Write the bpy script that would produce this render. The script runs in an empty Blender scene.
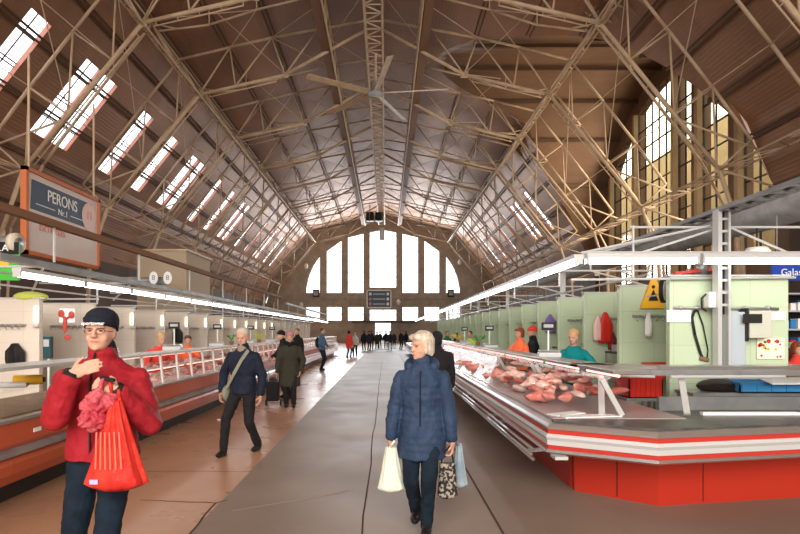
import bpy, math, random
from mathutils import Vector, Matrix
random.seed(7)
S = bpy.context.scene
COL = S.collection
R = math.radians
V = Vector
F = 533.0; CX = 386.0; CY = 331.5; CH = 1.68      # focal length in pixels, vanishing point, eye height
def at(px, py, y): return V(((px-CX)/F*y, y, CH-(py-CY)/F*y))

# ------------------------------------------------------------------ camera, sky, light, exposure
cam = bpy.data.objects.new('camera', bpy.data.cameras.new('camera')); COL.objects.link(cam)
cam.location = (0, 0, CH); cam.rotation_euler = (R(90), 0, 0)
cam.data.sensor_width = 36; cam.data.lens = 36*F/800
cam.data.shift_x = (400-CX)/800; cam.data.shift_y = (CY-267)/800
cam.data.clip_end = 400; S.camera = cam
S.view_settings.view_transform = 'Standard'; S.view_settings.look = 'None'
S.view_settings.gamma = 1; S.view_settings.use_curve_mapping = False
S.view_settings.exposure = 0.0
w = bpy.data.worlds.new('sky'); S.world = w; w.use_nodes = True
bg = w.node_tree.nodes['Background']; bg.inputs[0].default_value = (0.93, 0.97, 1.0, 1); bg.inputs[1].default_value = 3.2
S.cycles.max_bounces = 7; S.cycles.diffuse_bounces = 4; S.cycles.glossy_bounces = 3
S.cycles.transparent_max_bounces = 16; S.cycles.transmission_bounces = 4
S.cycles.sample_clamp_indirect = 6; S.cycles.caustics_reflective = False; S.cycles.caustics_refractive = False
S.cycles.use_denoising = True
def area(name, loc, rot, sx, sy, power, col=(1, 1, 1)):
    d = bpy.data.lights.new(name, 'AREA'); d.shape = 'RECTANGLE'; d.size = sx; d.size_y = sy; d.energy = power; d.color = col
    o = bpy.data.objects.new(name, d); COL.objects.link(o); o.location = loc; o.rotation_euler = rot; o.visible_glossy = False; return o
XC = -0.6                                           # middle of the hall
YE = 78.8                                           # far gable
YB = -14.0                                          # gable behind the photographer
area('daylight_far_gable', (XC, YE-.3, 11.8), (R(-90), 0, 0), 21, 8, 5600, (.93, .97, 1)).visible_glossy = True
area('daylight_near_gable', (XC, YB+1.0, 8.0), (R(90), 0, 0), 26, 12, 9300, (1, .91, .81))
area('daylight_side_window', (16.2, 32.2, 10.5), (0, R(90), 0), 9, 15, 2400, (1, .86, .66))

# ------------------------------------------------------------------ materials
def mat(name, col, rough=.6, metal=0., bump=None, col2=None, cscale=4., emit=None, estr=0., alpha=1., spec=.5, coat=0., trans=0., dist=.01, coords='Object', detail=3.):
    m = bpy.data.materials.new(name); m.use_nodes = True; nt = m.node_tree; b = nt.nodes['Principled BSDF']
    c4 = lambda c: (c[0], c[1], c[2], 1)
    b.inputs['Base Color'].default_value = c4(col); b.inputs['Roughness'].default_value = rough
    b.inputs['Metallic'].default_value = metal; b.inputs['Specular IOR Level'].default_value = spec
    b.inputs['Alpha'].default_value = alpha; b.inputs['Coat Weight'].default_value = coat
    b.inputs['Transmission Weight'].default_value = trans
    tc = nt.nodes.new('ShaderNodeTexCoord')
    if col2 is not None:
        n = nt.nodes.new('ShaderNodeTexNoise'); n.inputs['Scale'].default_value = cscale; n.inputs['Detail'].default_value = detail
        r = nt.nodes.new('ShaderNodeValToRGB'); r.color_ramp.elements[0].position = .35; r.color_ramp.elements[1].position = .65
        r.color_ramp.elements[0].color = c4(col); r.color_ramp.elements[1].color = c4(col2)
        nt.links.new(tc.outputs[coords], n.inputs['Vector']); nt.links.new(n.outputs['Fac'], r.inputs[0]); nt.links.new(r.outputs[0], b.inputs['Base Color'])
    if bump:
        n = nt.nodes.new('ShaderNodeTexNoise'); n.inputs['Scale'].default_value = bump[0]; n.inputs['Detail'].default_value = 4
        bp = nt.nodes.new('ShaderNodeBump'); bp.inputs['Strength'].default_value = bump[1]; bp.inputs['Distance'].default_value = dist
        nt.links.new(tc.outputs[coords], n.inputs['Vector']); nt.links.new(n.outputs['Fac'], bp.inputs['Height']); nt.links.new(bp.outputs[0], b.inputs['Normal'])
    if emit: b.inputs['Emission Color'].default_value = c4(emit); b.inputs['Emission Strength'].default_value = estr
    return m
def clear_glass(name, tint=(1, 1, 1), refl=.06, mx=.5):
    m = bpy.data.materials.new(name); m.use_nodes = True; nt = m.node_tree; nt.nodes.clear()
    o = nt.nodes.new('ShaderNodeOutputMaterial'); t = nt.nodes.new('ShaderNodeBsdfTransparent'); g = nt.nodes.new('ShaderNodeBsdfGlossy')
    x = nt.nodes.new('ShaderNodeMixShader'); f = nt.nodes.new('ShaderNodeLayerWeight'); f.inputs[0].default_value = .5
    p = nt.nodes.new('ShaderNodeMath'); p.operation = 'POWER'; p.inputs[1].default_value = 4
    r = nt.nodes.new('ShaderNodeMapRange'); r.inputs[3].default_value = refl; r.inputs[4].default_value = mx
    g.inputs['Roughness'].default_value = .03; t.inputs[0].default_value = (*tint, 1)
    nt.links.new(f.outputs['Facing'], p.inputs[0]); nt.links.new(p.outputs[0], r.inputs[0]); nt.links.new(r.outputs[0], x.inputs[0])
    nt.links.new(t.outputs[0], x.inputs[1]); nt.links.new(g.outputs[0], x.inputs[2]); nt.links.new(x.outputs[0], o.inputs[0])
    return m
def corrugated(name, c1, c2, scale, rough, metal, axis=0):
    m = mat(name, c1, rough, metal, col2=c2, cscale=.35, coords='Object', detail=5)
    nt = m.node_tree; b = nt.nodes['Principled BSDF']; uv = nt.nodes.new('ShaderNodeUVMap')
    wv = nt.nodes.new('ShaderNodeTexWave'); wv.inputs['Scale'].default_value = scale; wv.bands_direction = 'X' if axis == 0 else 'Y'
    bp = nt.nodes.new('ShaderNodeBump'); bp.inputs['Strength'].default_value = .16; bp.inputs['Distance'].default_value = .05
    nt.links.new(uv.outputs[0], wv.inputs['Vector']); nt.links.new(wv.outputs['Fac'], bp.inputs['Height']); nt.links.new(bp.outputs[0], b.inputs['Normal'])
    return m
def tiled(name, c1, c2, grout, sx, sy, rough=.25):
    m = mat(name, c1, rough); nt = m.node_tree; b = nt.nodes['Principled BSDF']; tc = nt.nodes.new('ShaderNodeTexCoord')
    sp = nt.nodes.new('ShaderNodeSeparateXYZ'); ad = nt.nodes.new('ShaderNodeMath'); ad.operation = 'ADD'; cb = nt.nodes.new('ShaderNodeCombineXYZ')
    nt.links.new(tc.outputs['Object'], sp.inputs[0]); nt.links.new(sp.outputs[0], ad.inputs[0]); nt.links.new(sp.outputs[1], ad.inputs[1])
    nt.links.new(ad.outputs[0], cb.inputs[0]); nt.links.new(sp.outputs[2], cb.inputs[1])
    k = nt.nodes.new('ShaderNodeTexBrick'); k.offset = 0; k.inputs['Color1'].default_value = (*c1, 1); k.inputs['Color2'].default_value = (*c2, 1); k.inputs['Mortar'].default_value = (*grout, 1)
    k.inputs['Scale'].default_value = 1; k.inputs['Brick Width'].default_value = sx; k.inputs['Row Height'].default_value = sy; k.inputs['Mortar Size'].default_value = .006
    nt.links.new(cb.outputs[0], k.inputs['Vector']); nt.links.new(k.outputs[0], b.inputs['Base Color'])
    return m
M = dict(
    roof=corrugated('brown_corrugated_steel', (.31, .155, .083), (.22, .113, .064), 1.9, .48, .35),
    vault=corrugated('tan_corrugated_steel', (.22, .128, .08), (.16, .095, .06), .5, .4, .3),
    sidewall=mat('brown_wall_panel', (.10, .052, .03), .75, col2=(.06, .034, .022), cscale=.8),
    truss=mat('beige_painted_steel', (.52, .39, .265), .55, col2=(.42, .30, .20), cscale=2),
    purlin=mat('dark_brown_steel', (.10, .058, .038), .7),
    girder=mat('rust_brown_steel', (.20, .105, .06), .75),
    gable=mat('grey_concrete', (.46, .40, .33), .85, col2=(.36, .31, .255), cscale=1.2, bump=(8, .2)),
    gable_warm=mat('brown_plaster', (.20, .125, .08), .85, col2=(.16, .10, .065), cscale=.6),
    pier=mat('yellow_light_painted_pier', (.42, .30, .17), .7),  # yellow window light on the pier faces is put into the colour
    glass=clear_glass('window_glass', refl=.06), yglass=clear_glass('yellowed_window_glass', (1, .9, .68), .06),
    case_glass=clear_glass('case_glass', (.98, .99, .99), .03, .12),
    pink=mat('salmon_painted_reveal', (.55, .22, .16), .6), dark=mat('black_steel', (.02, .02, .02), .5),
    alu=mat('brushed_aluminium', (.60, .60, .60), .32, .85), alu_m=mat('matte_aluminium', (.62, .63, .63), .42, .35),
    galv=mat('galvanised_steel', (.42, .43, .44), .42, .6, col2=(.3, .31, .32), cscale=3),
    whitem=mat('white_enamel', (.78, .78, .76), .3), red=mat('red_laminate', (.36, .024, .012), .35, coat=.2),
    redstripe=mat('red_stripe', (.42, .035, .025), .35), orange=mat('orange_red_laminate', (.47, .085, .032), .28, coat=.3),
    green=tiled('pale_green_tile', (.44, .54, .38), (.46, .56, .40), (.38, .47, .33), .5, .5),
    cream=tiled('cream_tile', (.60, .54, .47), (.62, .56, .49), (.55, .49, .43), .4, .5),
    lamp=mat('fluorescent_tube', (1, 1, 1), emit=(1, .97, .92), estr=8), pinklamp=mat('pink_case_tube', (1, .7, .65), emit=(1, .42, .36), estr=3),
    warmlamp=mat('warm_wall_lamp', (1, .9, .7), emit=(1, .8, .5), estr=2.2),
    casefloor=mat('steel_tray_painted_pink_light', (.46, .36, .36), .35, .3), tray=mat('dark_grey_tray', (.055, .055, .055), .35, col2=(.10, .09, .08), cscale=5), whitetray=mat('white_plastic', (.8, .8, .8), .35),  # pink case light and glass reflections are put into the casefloor colour
    blue=mat('blue_plastic', (.04, .22, .48), .35), redp=mat('red_plastic', (.6, .03, .02), .35), black=mat('black_rubber', (.012, .012, .012), .5),
    wood=mat('worn_wood', (.28, .17, .10), .5, col2=(.2, .12, .07), cscale=6), yellow=mat('yellow_plastic', (.78, .42, .03), .4),
    paper=mat('white_paper', (.85, .85, .85), .6), skin=mat('skin', (.50, .28, .20), .5, bump=(60, .1)), lips=mat('lips', (.42, .14, .11), .5),
    eye=mat('eye', (.03, .02, .015), .2), grey=mat('grey_enamel', (.36, .38, .40), .4), shoe=mat('black_leather', (.012, .011, .011), .35),
    meat=mat('raw_red_meat', (.56, .12, .10), .35, col2=(.72, .34, .28), cscale=9, bump=(30, .4), coat=.3),
    meat_b=mat('raw_pink_meat', (.70, .30, .25), .35, col2=(.85, .66, .58), cscale=12, bump=(30, .4), coat=.3),
    meat_c=mat('dark_raw_meat', (.30, .05, .04), .35, col2=(.48, .14, .1), cscale=10, bump=(30, .4), coat=.3),
)
def terrazzo(name, base, hi, rough, warm=0):
    m = mat(name, base, rough, col2=hi, cscale=.7, detail=8, spec=.35); nt = m.node_tree; b = nt.nodes['Principled BSDF']
    tc = nt.nodes.new('ShaderNodeTexCoord'); n = nt.nodes.new('ShaderNodeTexNoise'); n.inputs['Scale'].default_value = 1.1; n.inputs['Detail'].default_value = 6
    mr = nt.nodes.new('ShaderNodeMapRange'); mr.inputs[1].default_value = .3; mr.inputs[2].default_value = .7; mr.inputs[3].default_value = rough-.03; mr.inputs[4].default_value = rough+.05
    nt.links.new(tc.outputs['Object'], n.inputs['Vector']); nt.links.new(n.outputs['Fac'], mr.inputs[0]); nt.links.new(mr.outputs[0], b.inputs['Roughness'])
    return m
M['floor_o'] = terrazzo('orange_terrazzo', (.43, .235, .14), (.49, .28, .175), .28)
M['floor_g'] = terrazzo('grey_concrete_floor', (.225, .165, .128), (.285, .22, .175), .5)
M['floor_b'] = terrazzo('brown_concrete_floor', (.19, .135, .105), (.24, .175, .14), .5)

# ------------------------------------------------------------------ mesh helpers
class MB:
    def __init__(s): s.v = []; s.f = []; s.uv = None; s.k = []
    def add(s, vs, fs):
        o = len(s.v); s.k.append((o, len(s.f))); s.v += [tuple(p) for p in vs]; s.f += [tuple(i+o for i in f) for f in fs]; return s
    def box(s, x0, x1, y0, y1, z0, z1):
        return s.add([(x0,y0,z0),(x1,y0,z0),(x1,y1,z0),(x0,y1,z0),(x0,y0,z1),(x1,y0,z1),(x1,y1,z1),(x0,y1,z1)],
                     [(0,3,2,1),(4,5,6,7),(0,1,5,4),(1,2,6,5),(2,3,7,6),(3,0,4,7)])
    def ring(s, c, u, v, rx, ry, n): return [c+u*(math.cos(2*math.pi*i/n)*rx)+v*(math.sin(2*math.pi*i/n)*ry) for i in range(n)]
    def loft(s, rings):
        n = len(rings[0]); vs = [p for r in rings for p in r]; fs = []
        for k in range(len(rings)-1):
            for i in range(n): j = (i+1) % n; fs.append((k*n+i, k*n+j, (k+1)*n+j, (k+1)*n+i))
        fs.append(tuple(range(n-1, -1, -1))); fs.append(tuple((len(rings)-1)*n+i for i in range(n)))
        return s.add(vs, fs)
    def bar(s, a, b, r, n=6, r2=None, r_b=None):
        a = V(a); b = V(b); d = (b-a)
        if d.length < 1e-6: return s
        d.normalize(); u = d.cross(V((0, 0, 1)) if abs(d.z) < .95 else V((0, 1, 0))).normalized(); v = d.cross(u)
        ry = r2 if r2 else r; k = (r_b/r) if r_b else 1
        return s.loft([s.ring(a, u, v, r, ry, n), s.ring(b, u, v, r*k, ry*k, n)])
    def path(s, pts, r, n=6):
        for a, b in zip(pts, pts[1:]): s.bar(a, b, r, n)
        return s
    def beam(s, a, b, w, h):     # rectangular section, w sideways, h up
        a = V(a); b = V(b); d = (b-a).normalized(); u = d.cross(V((0, 0, 1)) if abs(d.z) < .95 else V((1, 0, 0))).normalized()*(w/2); v = u.normalized().cross(d)*(h/2)
        vs = [a-u-v, a+u-v, a+u+v, a-u+v, b-u-v, b+u-v, b+u+v, b-u+v]
        return s.add(vs, [(0,3,2,1),(4,5,6,7),(0,1,5,4),(1,2,6,5),(2,3,7,6),(3,0,4,7)])
    def sph(s, c, rx, ry=None, rz=None, n=12, m=8, rot=None):
        ry = ry or rx; rz = rz or rx; c = V(c); vs = []; fs = []
        for j in range(1, m):
            t = math.pi*j/m
            for i in range(n):
                a = 2*math.pi*i/n; p = V((rx*math.sin(t)*math.cos(a), ry*math.sin(t)*math.sin(a), rz*math.cos(t)))
                vs.append(c+(rot @ p if rot else p))
        top = V((0, 0, rz)); bot = V((0, 0, -rz))
        vs += [c+(rot @ top if rot else top), c+(rot @ bot if rot else bot)]; T = (m-1)*n
        for j in range(m-2):
            for i in range(n): k = (i+1) % n; fs.append((j*n+i, (j+1)*n+i, (j+1)*n+k, j*n+k))
        for i in range(n): k = (i+1) % n; fs.append((T, i, k)); fs.append((T+1, (m-2)*n+k, (m-2)*n+i))
        return s.add(vs, fs)
    def cap(s, a, b, ra, rb, n=12):
        s.sph(a, ra, n=n); s.sph(b, rb, n=n); return s.bar(a, b, ra, n, r_b=rb)
    def prism(s, poly, axis, a, b):    # poly of 2D points extruded along axis ('x','y','z')
        f = {'x': lambda p, t: (t, p[0], p[1]), 'y': lambda p, t: (p[0], t, p[1]), 'z': lambda p, t: (p[0], p[1], t)}[axis]
        n = len(poly); fs = [tuple(range(n)), tuple(range(2*n-1, n-1, -1))]+[(i, n+i, n+(i+1) % n, (i+1) % n) for i in range(n)]
        return s.add([f(p, a) for p in poly]+[f(p, b) for p in poly], fs)
    def obj(s, name, m, parent=None, smooth=False, loc=None, bevel=0):
        me = bpy.data.meshes.new(name); me.from_pydata(s.v, [], s.f)
        if s.uv:
            l = me.uv_layers.new(name='UVMap')
            for i, lp in enumerate(me.loops): l.data[i].uv = s.uv[lp.vertex_index]
        me.validate(); me.materials.append(M[m] if isinstance(m, str) else m)
        if smooth: me.polygons.foreach_set('use_smooth', [True]*len(me.polygons))
        o = bpy.data.objects.new(name, me); COL.objects.link(o); o.parent = parent
        if loc: o.location = loc
        if bevel: b = o.modifiers.new('bevel', 'BEVEL'); b.width = bevel; b.segments = 2; b.limit_method = 'ANGLE'
        return o
    def objs(s, name, m, parent=None, smooth=False):      # every piece a part of its own
        for i, (v0, f0) in enumerate(s.k):
            v1, f1 = s.k[i+1] if i+1 < len(s.k) else (len(s.v), len(s.f)); q = MB(); q.v = s.v[v0:v1]; q.f = [tuple(a-v0 for a in f) for f in s.f[f0:f1]]; q.obj(name, m, parent, smooth)
    def remesh(s, name, m, parent=None, vox=.008, smooth=3, fac=.5, disp=0, dsc=.1):
        o = s.obj(name, m); r = o.modifiers.new('r', 'REMESH'); r.mode = 'VOXEL'; r.voxel_size = vox
        if disp:
            tx = bpy.data.textures.new('folds', 'CLOUDS'); tx.noise_scale = dsc; tx.noise_depth = 2; d = o.modifiers.new('d', 'DISPLACE'); d.texture = tx; d.strength = disp; d.mid_level = .5; d.texture_coords = 'LOCAL'
        k = o.modifiers.new('s', 'SMOOTH'); k.iterations = smooth; k.factor = fac
        dg = bpy.context.evaluated_depsgraph_get(); me = bpy.data.meshes.new_from_object(o.evaluated_get(dg))
        o.modifiers.clear(); old = o.data; o.data = me; bpy.data.meshes.remove(old); me.name = name
        me.polygons.foreach_set('use_smooth', [True]*len(me.polygons)); o.parent = parent
        return o
def thing(name, label, cat, loc=(0, 0, 0), rz=0, group=None, kind=None):
    o = bpy.data.objects.new(name, None); COL.objects.link(o); o.location = loc; o.rotation_euler = (0, 0, rz); o.empty_display_size = .2
    o['label'] = label; o['category'] = cat
    if group: o['group'] = group
    if kind: o['kind'] = kind
    return o
def tag(o, label, cat, group=None, kind=None):
    if label: o['label'] = label
    if cat: o['category'] = cat
    if group: o['group'] = group
    if kind: o['kind'] = kind
    return o
def struct(o, label=None, cat=None):
    o['kind'] = 'structure'
    if label: o['label'] = label; o['category'] = cat or 'wall'
    return o
def dup(root, loc=None, rz=None, label=None, group=None):
    def cp(o, par):
        c = o.copy(); COL.objects.link(c); c.parent = par
        for ch in kids.get(o.name, []): cp(ch, c)
        return c
    kids = {}
    for o in root.children_recursive: kids.setdefault(o.parent.name, []).append(o)
    r = cp(root, None)
    if loc is not None: r.location = loc
    if rz is not None: r.rotation_euler = (0, 0, rz)
    if label: r['label'] = label
    if group: r['group'] = group
    return r
def text(body, size, m, parent, loc, rot, name='lettering', depth=.004, align='CENTER', sx=1):
    cu = bpy.data.curves.new(name, 'FONT'); cu.body = body; cu.size = size; cu.extrude = depth; cu.align_x = align; cu.align_y = 'CENTER'
    t = bpy.data.objects.new(name, cu); COL.objects.link(t); dg = bpy.context.evaluated_depsgraph_get()
    me = bpy.data.meshes.new_from_object(t.evaluated_get(dg)); bpy.data.objects.remove(t)
    me.materials.append(M[m] if isinstance(m, str) else m) if not me.materials else me.materials.__setitem__(0, M[m] if isinstance(m, str) else m)
    o = bpy.data.objects.new(name, me); COL.objects.link(o); o.parent = parent; o.location = loc; o.rotation_euler = rot; o.scale = (sx, 1, 1)
    return o
ORD = ['nearest', 'second', 'third', 'fourth', 'fifth', 'sixth', 'seventh', 'eighth', 'ninth', 'tenth', 'eleventh', 'twelfth', 'thirteenth', 'fourteenth', 'fifteenth', 'sixteenth', 'seventeenth', 'eighteenth', 'nineteenth', 'twentieth'] + ['%d-th' % i for i in range(21, 60)]

# ------------------------------------------------------------------ floor
struct(MB().box(-17.6, -1.63, YB, YE+12, -.2, 0).obj('floor', 'floor_o'), 'orange brown polished terrazzo floor strip beside the left counters', 'floor')
struct(MB().box(-1.63, 1.0, YB, YE+12, -.2, 0).obj('floor', 'floor_g'), 'grey concrete floor strip down the middle of the aisle', 'floor')
struct(MB().box(1.0, 17.5, YB, YE+12, -.2, 0).obj('floor', 'floor_b'), 'brown grey concrete floor beside the right counters', 'floor')
crk = MB()
def crack(pts, wd):
    for (x0, y0), (x1, y1) in zip(pts, pts[1:]):
        d = V((x1-x0, y1-y0, 0)).normalized(); n = V((-d.y, d.x, 0))*wd
        crk.add([V((x0, y0, .002))-n, V((x0, y0, .002))+n, V((x1, y1, .002))+n, V((x1, y1, .002))-n], [(0, 1, 2, 3)])
def wob(a, b, n, amp):
    return [(a[0]+(b[0]-a[0])*i/n+random.uniform(-amp, amp), a[1]+(b[1]-a[1])*i/n+random.uniform(-amp, amp)) for i in range(n+1)]
fl = lambda px, py: tuple(at(px, py, F*CH/(py-CY)))[:2]
crack(wob(fl(190, 534), fl(216, 503), 6, .01), .010); crack(wob(fl(216, 503), fl(140, 500), 8, .01), .008); crack(wob(fl(216, 503), fl(228, 500), 3, .01), .01)
crack(wob((-.20, 3.5), (-.22, 30), 40, .015), .008)
crack(wob((.98, 3.5), (.98, 40), 40, .006), .012)
for y in (6.4, 9.2, 12.6, 17, 22, 29): crack(wob((-3.9, y), (-1.63, y), 6, .008), .007)
tag(crk.obj('floor_crack', mat('crack_dirt', (.07, .045, .035), .9)), 'dark cracks and joints running across the floor', 'floor crack', kind='stuff')
lc = MB(); crk = lc; crack(wob(fl(232, 511), fl(318, 497), 10, .012)+wob(fl(318, 497), fl(352, 490), 5, .01), .008)
tag(lc.obj('floor_scratch', mat('pale_scratch', (.45, .38, .33), .8)), 'pale curved scratch across the grey floor strip', 'floor scratch', kind='stuff')

# ------------------------------------------------------------------ roof shell
B = 6.52; ZK = lambda k: (3.29+k)*B
P = [(0, 18.9), (10.5, 16.6), (15.5, 10.3), (17.3, 6.0), (17.5, 4.5), (17.5, 0)]
TC, TZ, TR, WR = 32.2, 7.9, 10.2, 9.15               # transept vault: centre along the hall, springing height, radii
def roofZ(x):
    for (a, b), (c, d) in zip(P, P[1:]):
        if x <= c and c > a: return b+(d-b)*(x-a)/(c-a)
    return 0
def roofX(z):
    for (a, b), (c, d) in zip(P, P[1:]):
        if d <= z <= b: return a+(c-a)*(b-z)/(b-d)
    return 0
wins = []
for n in range(-2, 5):
    for f in (.44, .67, 1.3, 1.87):
        k = 2*n+f; y0 = ZK(k)-.60; y1 = y0+1.2
        if YB+1 < y0 and y1 < YE-2: wins.append((y0, y1))
wins.sort()
def pt(seg, t): (a, b), (c, d) = P[seg], P[seg+1]; return (a+(c-a)*t, b+(d-b)*t)
T0, T1 = .44, .95
def roof_side(sg, name):
    mb = MB(); mb.uv = []
    def quad(p, q, y0, y1, u0, u1):
        mb.add([(XC+sg*p[0], y0, p[1]), (XC+sg*q[0], y0, q[1]), (XC+sg*q[0], y1, q[1]), (XC+sg*p[0], y1, p[1])], [(0, 1, 2, 3)])
        mb.uv += [(u0, y0), (u1, y0), (u1, y1), (u0, y1)]
    ranges = [(YB, YE+.5)] if sg < 0 else [(YB, TC-TR), (TC+TR, YE+.5)]
    lens = [0]
    for (a, b), (c, d) in zip(P, P[1:]): lens.append(lens[-1]+math.hypot(c-a, d-b))
    for (ya, yb) in ranges:
        for seg in (0, 2):
            quad(P[seg], P[seg+1], ya, yb, lens[seg], lens[seg+1])
        ws = [q for q in wins if q[0] > ya and q[1] < yb and (sg < 0 or q[0] > 30)]
        L = lens[2]-lens[1]
        quad(P[1], pt(1, T0), ya, yb, lens[1], lens[1]+L*T0); quad(pt(1, T1), P[2], ya, yb, lens[1]+L*T1, lens[2])
        y = ya
        for (w0, w1) in ws+[(yb, yb)]: quad(pt(1, T0), pt(1, T1), y, w0, lens[1]+L*T0, lens[1]+L*T1); y = w1
    if sg > 0:                                      # roof above the transept vault
        N = 48; ys = [TC-TR*math.cos(math.pi*i/N) for i in range(N+1)]
        vz = lambda y: TZ+math.sqrt(max(0, TR*TR-(y-TC)**2))
        for y0, y1 in zip(ys, ys[1:]):
            x0, x1 = roofX(vz(y0))+.05, roofX(vz(y1))+.05
            for j in range(12):
                a0, a1, b0, b1 = x0*j/12, x0*(j+1)/12, x1*j/12, x1*(j+1)/12
                mb.add([(XC+a0, y0, roofZ(a0)), (XC+a1, y0, roofZ(a1)), (XC+b1, y1, roofZ(b1)), (XC+b0, y1, roofZ(b0))], [(0, 1, 2, 3)])
                mb.uv += [(a0, y0), (a1, y0), (b1, y1), (b0, y1)]
    return struct(mb.obj(name, 'roof'), 'brown corrugated metal %s slope of the high hall roof' % ('left' if sg < 0 else 'right'), 'ceiling')
roof_side(-1, 'ceiling'); roof_side(1, 'ceiling')
v = MB(); v.uv = []
N = 48
for i in range(N):
    a0, a1 = math.pi*i/N, math.pi*(i+1)/N
    p = [(TC-TR*math.cos(a), TZ+TR*math.sin(a)) for a in (a0, a1)]
    q = [roofX(z) for _, z in p]
    v.add([(XC+q[0], *p[0]), (17.2, *p[0]), (17.2, *p[1]), (XC+q[1], *p[1])], [(0, 1, 2, 3)])
    v.uv += [(a0*TR, q[0]), (a0*TR, 17), (a1*TR, 17), (a1*TR, q[1])]
struct(v.obj('ceiling', 'vault'), 'tan barrel vault over the large arched window on the right', 'ceiling')
vb = thing('vault_rib', 'dark steel ribs curving along the barrel vault by the arched window', 'roof rib', kind='structure')
for a in (22, 40, 58, 76, 94, 112, 130, 150):
    y, z = TC-(TR-.1)*math.cos(R(a)), TZ+(TR-.1)*math.sin(R(a)); MB().beam((XC+roofX(z), y, z-.08), (17.1, y, z-.08), .14, .2).obj('rib', 'purlin', vb)
# side walls
for sg, nm in ((-1, 'wall_left'), (1, 'wall_right')):
    mb = MB(); x = XC+sg*17.4
    for (ya, yb) in ([(YB, YE+.5)] if sg < 0 else [(YB, TC-TR), (TC+TR, YE+.5)]):
        mb.box(x-.15, x+.15, ya, yb, 0, 6.1)
    struct(mb.obj(nm, 'sidewall'))
# gable with arched window
ARC = [(0, 16.8), (2.9, 16.25), (5.3, 15.65), (6.17, 15.2), (8.4, 13.6), (9.42, 12.85), (10.4, 11.4), (11.2, 9.4), (11.5, 7.45)]
def arc(x):
    x = abs(x)
    for (a, b), (c, d) in zip(ARC, ARC[1:]):
        if x <= c: return b+(d-b)*(x-a)/(c-a)
    return 0
LITE = [(-11.4, -9.35), (-8.35, -6.15), (-5.2, -2.9), (-1.95, 1.95), (2.9, 5.2), (6.15, 8.35), (9.35, 11.4)]
def gable(y0, y1, name, door):
    mb = MB(); n = 0; xs = sorted(set([round(x, 3) for L in LITE for x in L]+[-17.4+i*.58 for i in range(61)]))
    for a, b in zip(xs, xs[1:]):
        if b-a < .001: continue
        mid = (a+b)/2; L = [l for l in LITE if l[0] < mid < l[1]]
        top = [roofZ(abs(a))+.15, roofZ(abs(b))+.15]
        def sl(z0a, z0b, z1a, z1b):
            mb.add([(XC+.15+a, y0, z0a), (XC+.15+b, y0, z0b), (XC+.15+b, y1, z0b), (XC+.15+a, y1, z0a), (XC+.15+a, y0, z1a), (XC+.15+b, y0, z1b), (XC+.15+b, y1, z1b), (XC+.15+a, y1, z1a)],
                   [(0,3,2,1),(4,5,6,7),(0,1,5,4),(1,2,6,5),(2,3,7,6),(3,0,4,7)])
        if L:
            base = 8.2 if abs(mid) < 2 else 7.4
            lo = 3.3
            if abs(mid) < 1.2 and door: sl(3.0, 3.0, 3.3, 3.3)
            else: sl(0, 0, lo, lo)
            sl(5.3 if abs(mid) > 2 else 4.9, 5.3 if abs(mid) > 2 else 4.9, base, base); sl(max(arc(a), base), max(arc(b), base), *top)
        else: sl(0, 0, *top)
    struct(mb.obj(name, 'gable'))
gable(YE, YE+.8, 'wall_far', True); gable(YB-.8, YB, 'wall_back', False)
for i, (a, b) in enumerate(LITE):
    f = thing('window_%d' % (i+1), 'tall %s light of the arched window in the far gable' % ['leftmost curved', 'second', 'third', 'wide middle', 'fifth', 'sixth', 'rightmost curved'][i], 'window', (XC+.15, YE+.5, 0), kind='structure')
    g = MB(); n = 10
    base = 8.2 if i == 3 else 7.4
    for j in range(n):
        p, q = a+(b-a)*j/n, a+(b-a)*(j+1)/n
        g.add([(p, 0, base), (q, 0, base), (q, 0, max(base, arc(q))), (p, 0, max(base, arc(p)))], [(0, 1, 2, 3)])
    g.obj('pane', 'glass', f)
    u = MB(); m_ = (a+b)/2
    for z in [base+1.55*t for t in range(1, 6)]:
        if z < arc(m_)-.3: u.box(max(a, -11), min(b, 11), -.03, .03, z-.03, z+.03)
    u.box(m_-.03, m_+.03, -.03, .03, base, arc(m_)); u.obj('glazing_bar', 'alu_m', f)
    lo = 3.3; hi = 5.3 if i != 3 else 4.9
    f2 = thing('window_%d' % (i+11), 'low rectangular %s window under the arched gable window' % ['leftmost', 'second', 'third', 'wide middle', 'fifth', 'sixth', 'rightmost'][i], 'window', (XC+.15, YE+.5, 0), kind='structure')
    MB().add([(a, 0, lo), (b, 0, lo), (b, 0, hi), (a, 0, hi)], [(0, 1, 2, 3)]).obj('pane', 'glass', f2)
    MB().box(m_-.04, m_+.04, -.04, .04, lo, hi).box(a, b, -.04, .04, 4.2, 4.28).obj('glazing_bar', 'alu_m', f2)
led = MB().box(-17, 16, YE-.35, YE, 6.5, 6.75); led.box(-17, 16, YE-.2, YE, 5.5, 5.65); struct(led.obj('trim_1', 'gable'), 'concrete ledge across the far gable below the arched window', 'ledge')
dr = thing('door_1', 'glazed entrance doors in the middle of the far gable', 'door', (XC+.15, YE+.4, 0), kind='structure')
fr = MB().box(-1.25, -1.15, -.1, .1, 0, 3.0).box(1.15, 1.25, -.1, .1, 0, 3.0).box(-1.25, 1.25, -.1, .1, 2.2, 2.3).box(-1.25, 1.25, -.1, .1, 2.92, 3.02).box(-.05, .05, -.1, .1, 0, 2.2)
fr.obj('door_frame', 'dark', dr); MB().box(-1.15, 1.15, -.01, .01, 0, 2.92).obj('pane', 'glass', dr)
cnp = MB().box(-5, 4.5, YE-2.2, YE, 3.05, 3.2)
tag(cnp.obj('entrance_canopy', 'purlin'), 'flat dark canopy over the far entrance doors', 'canopy')
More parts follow.
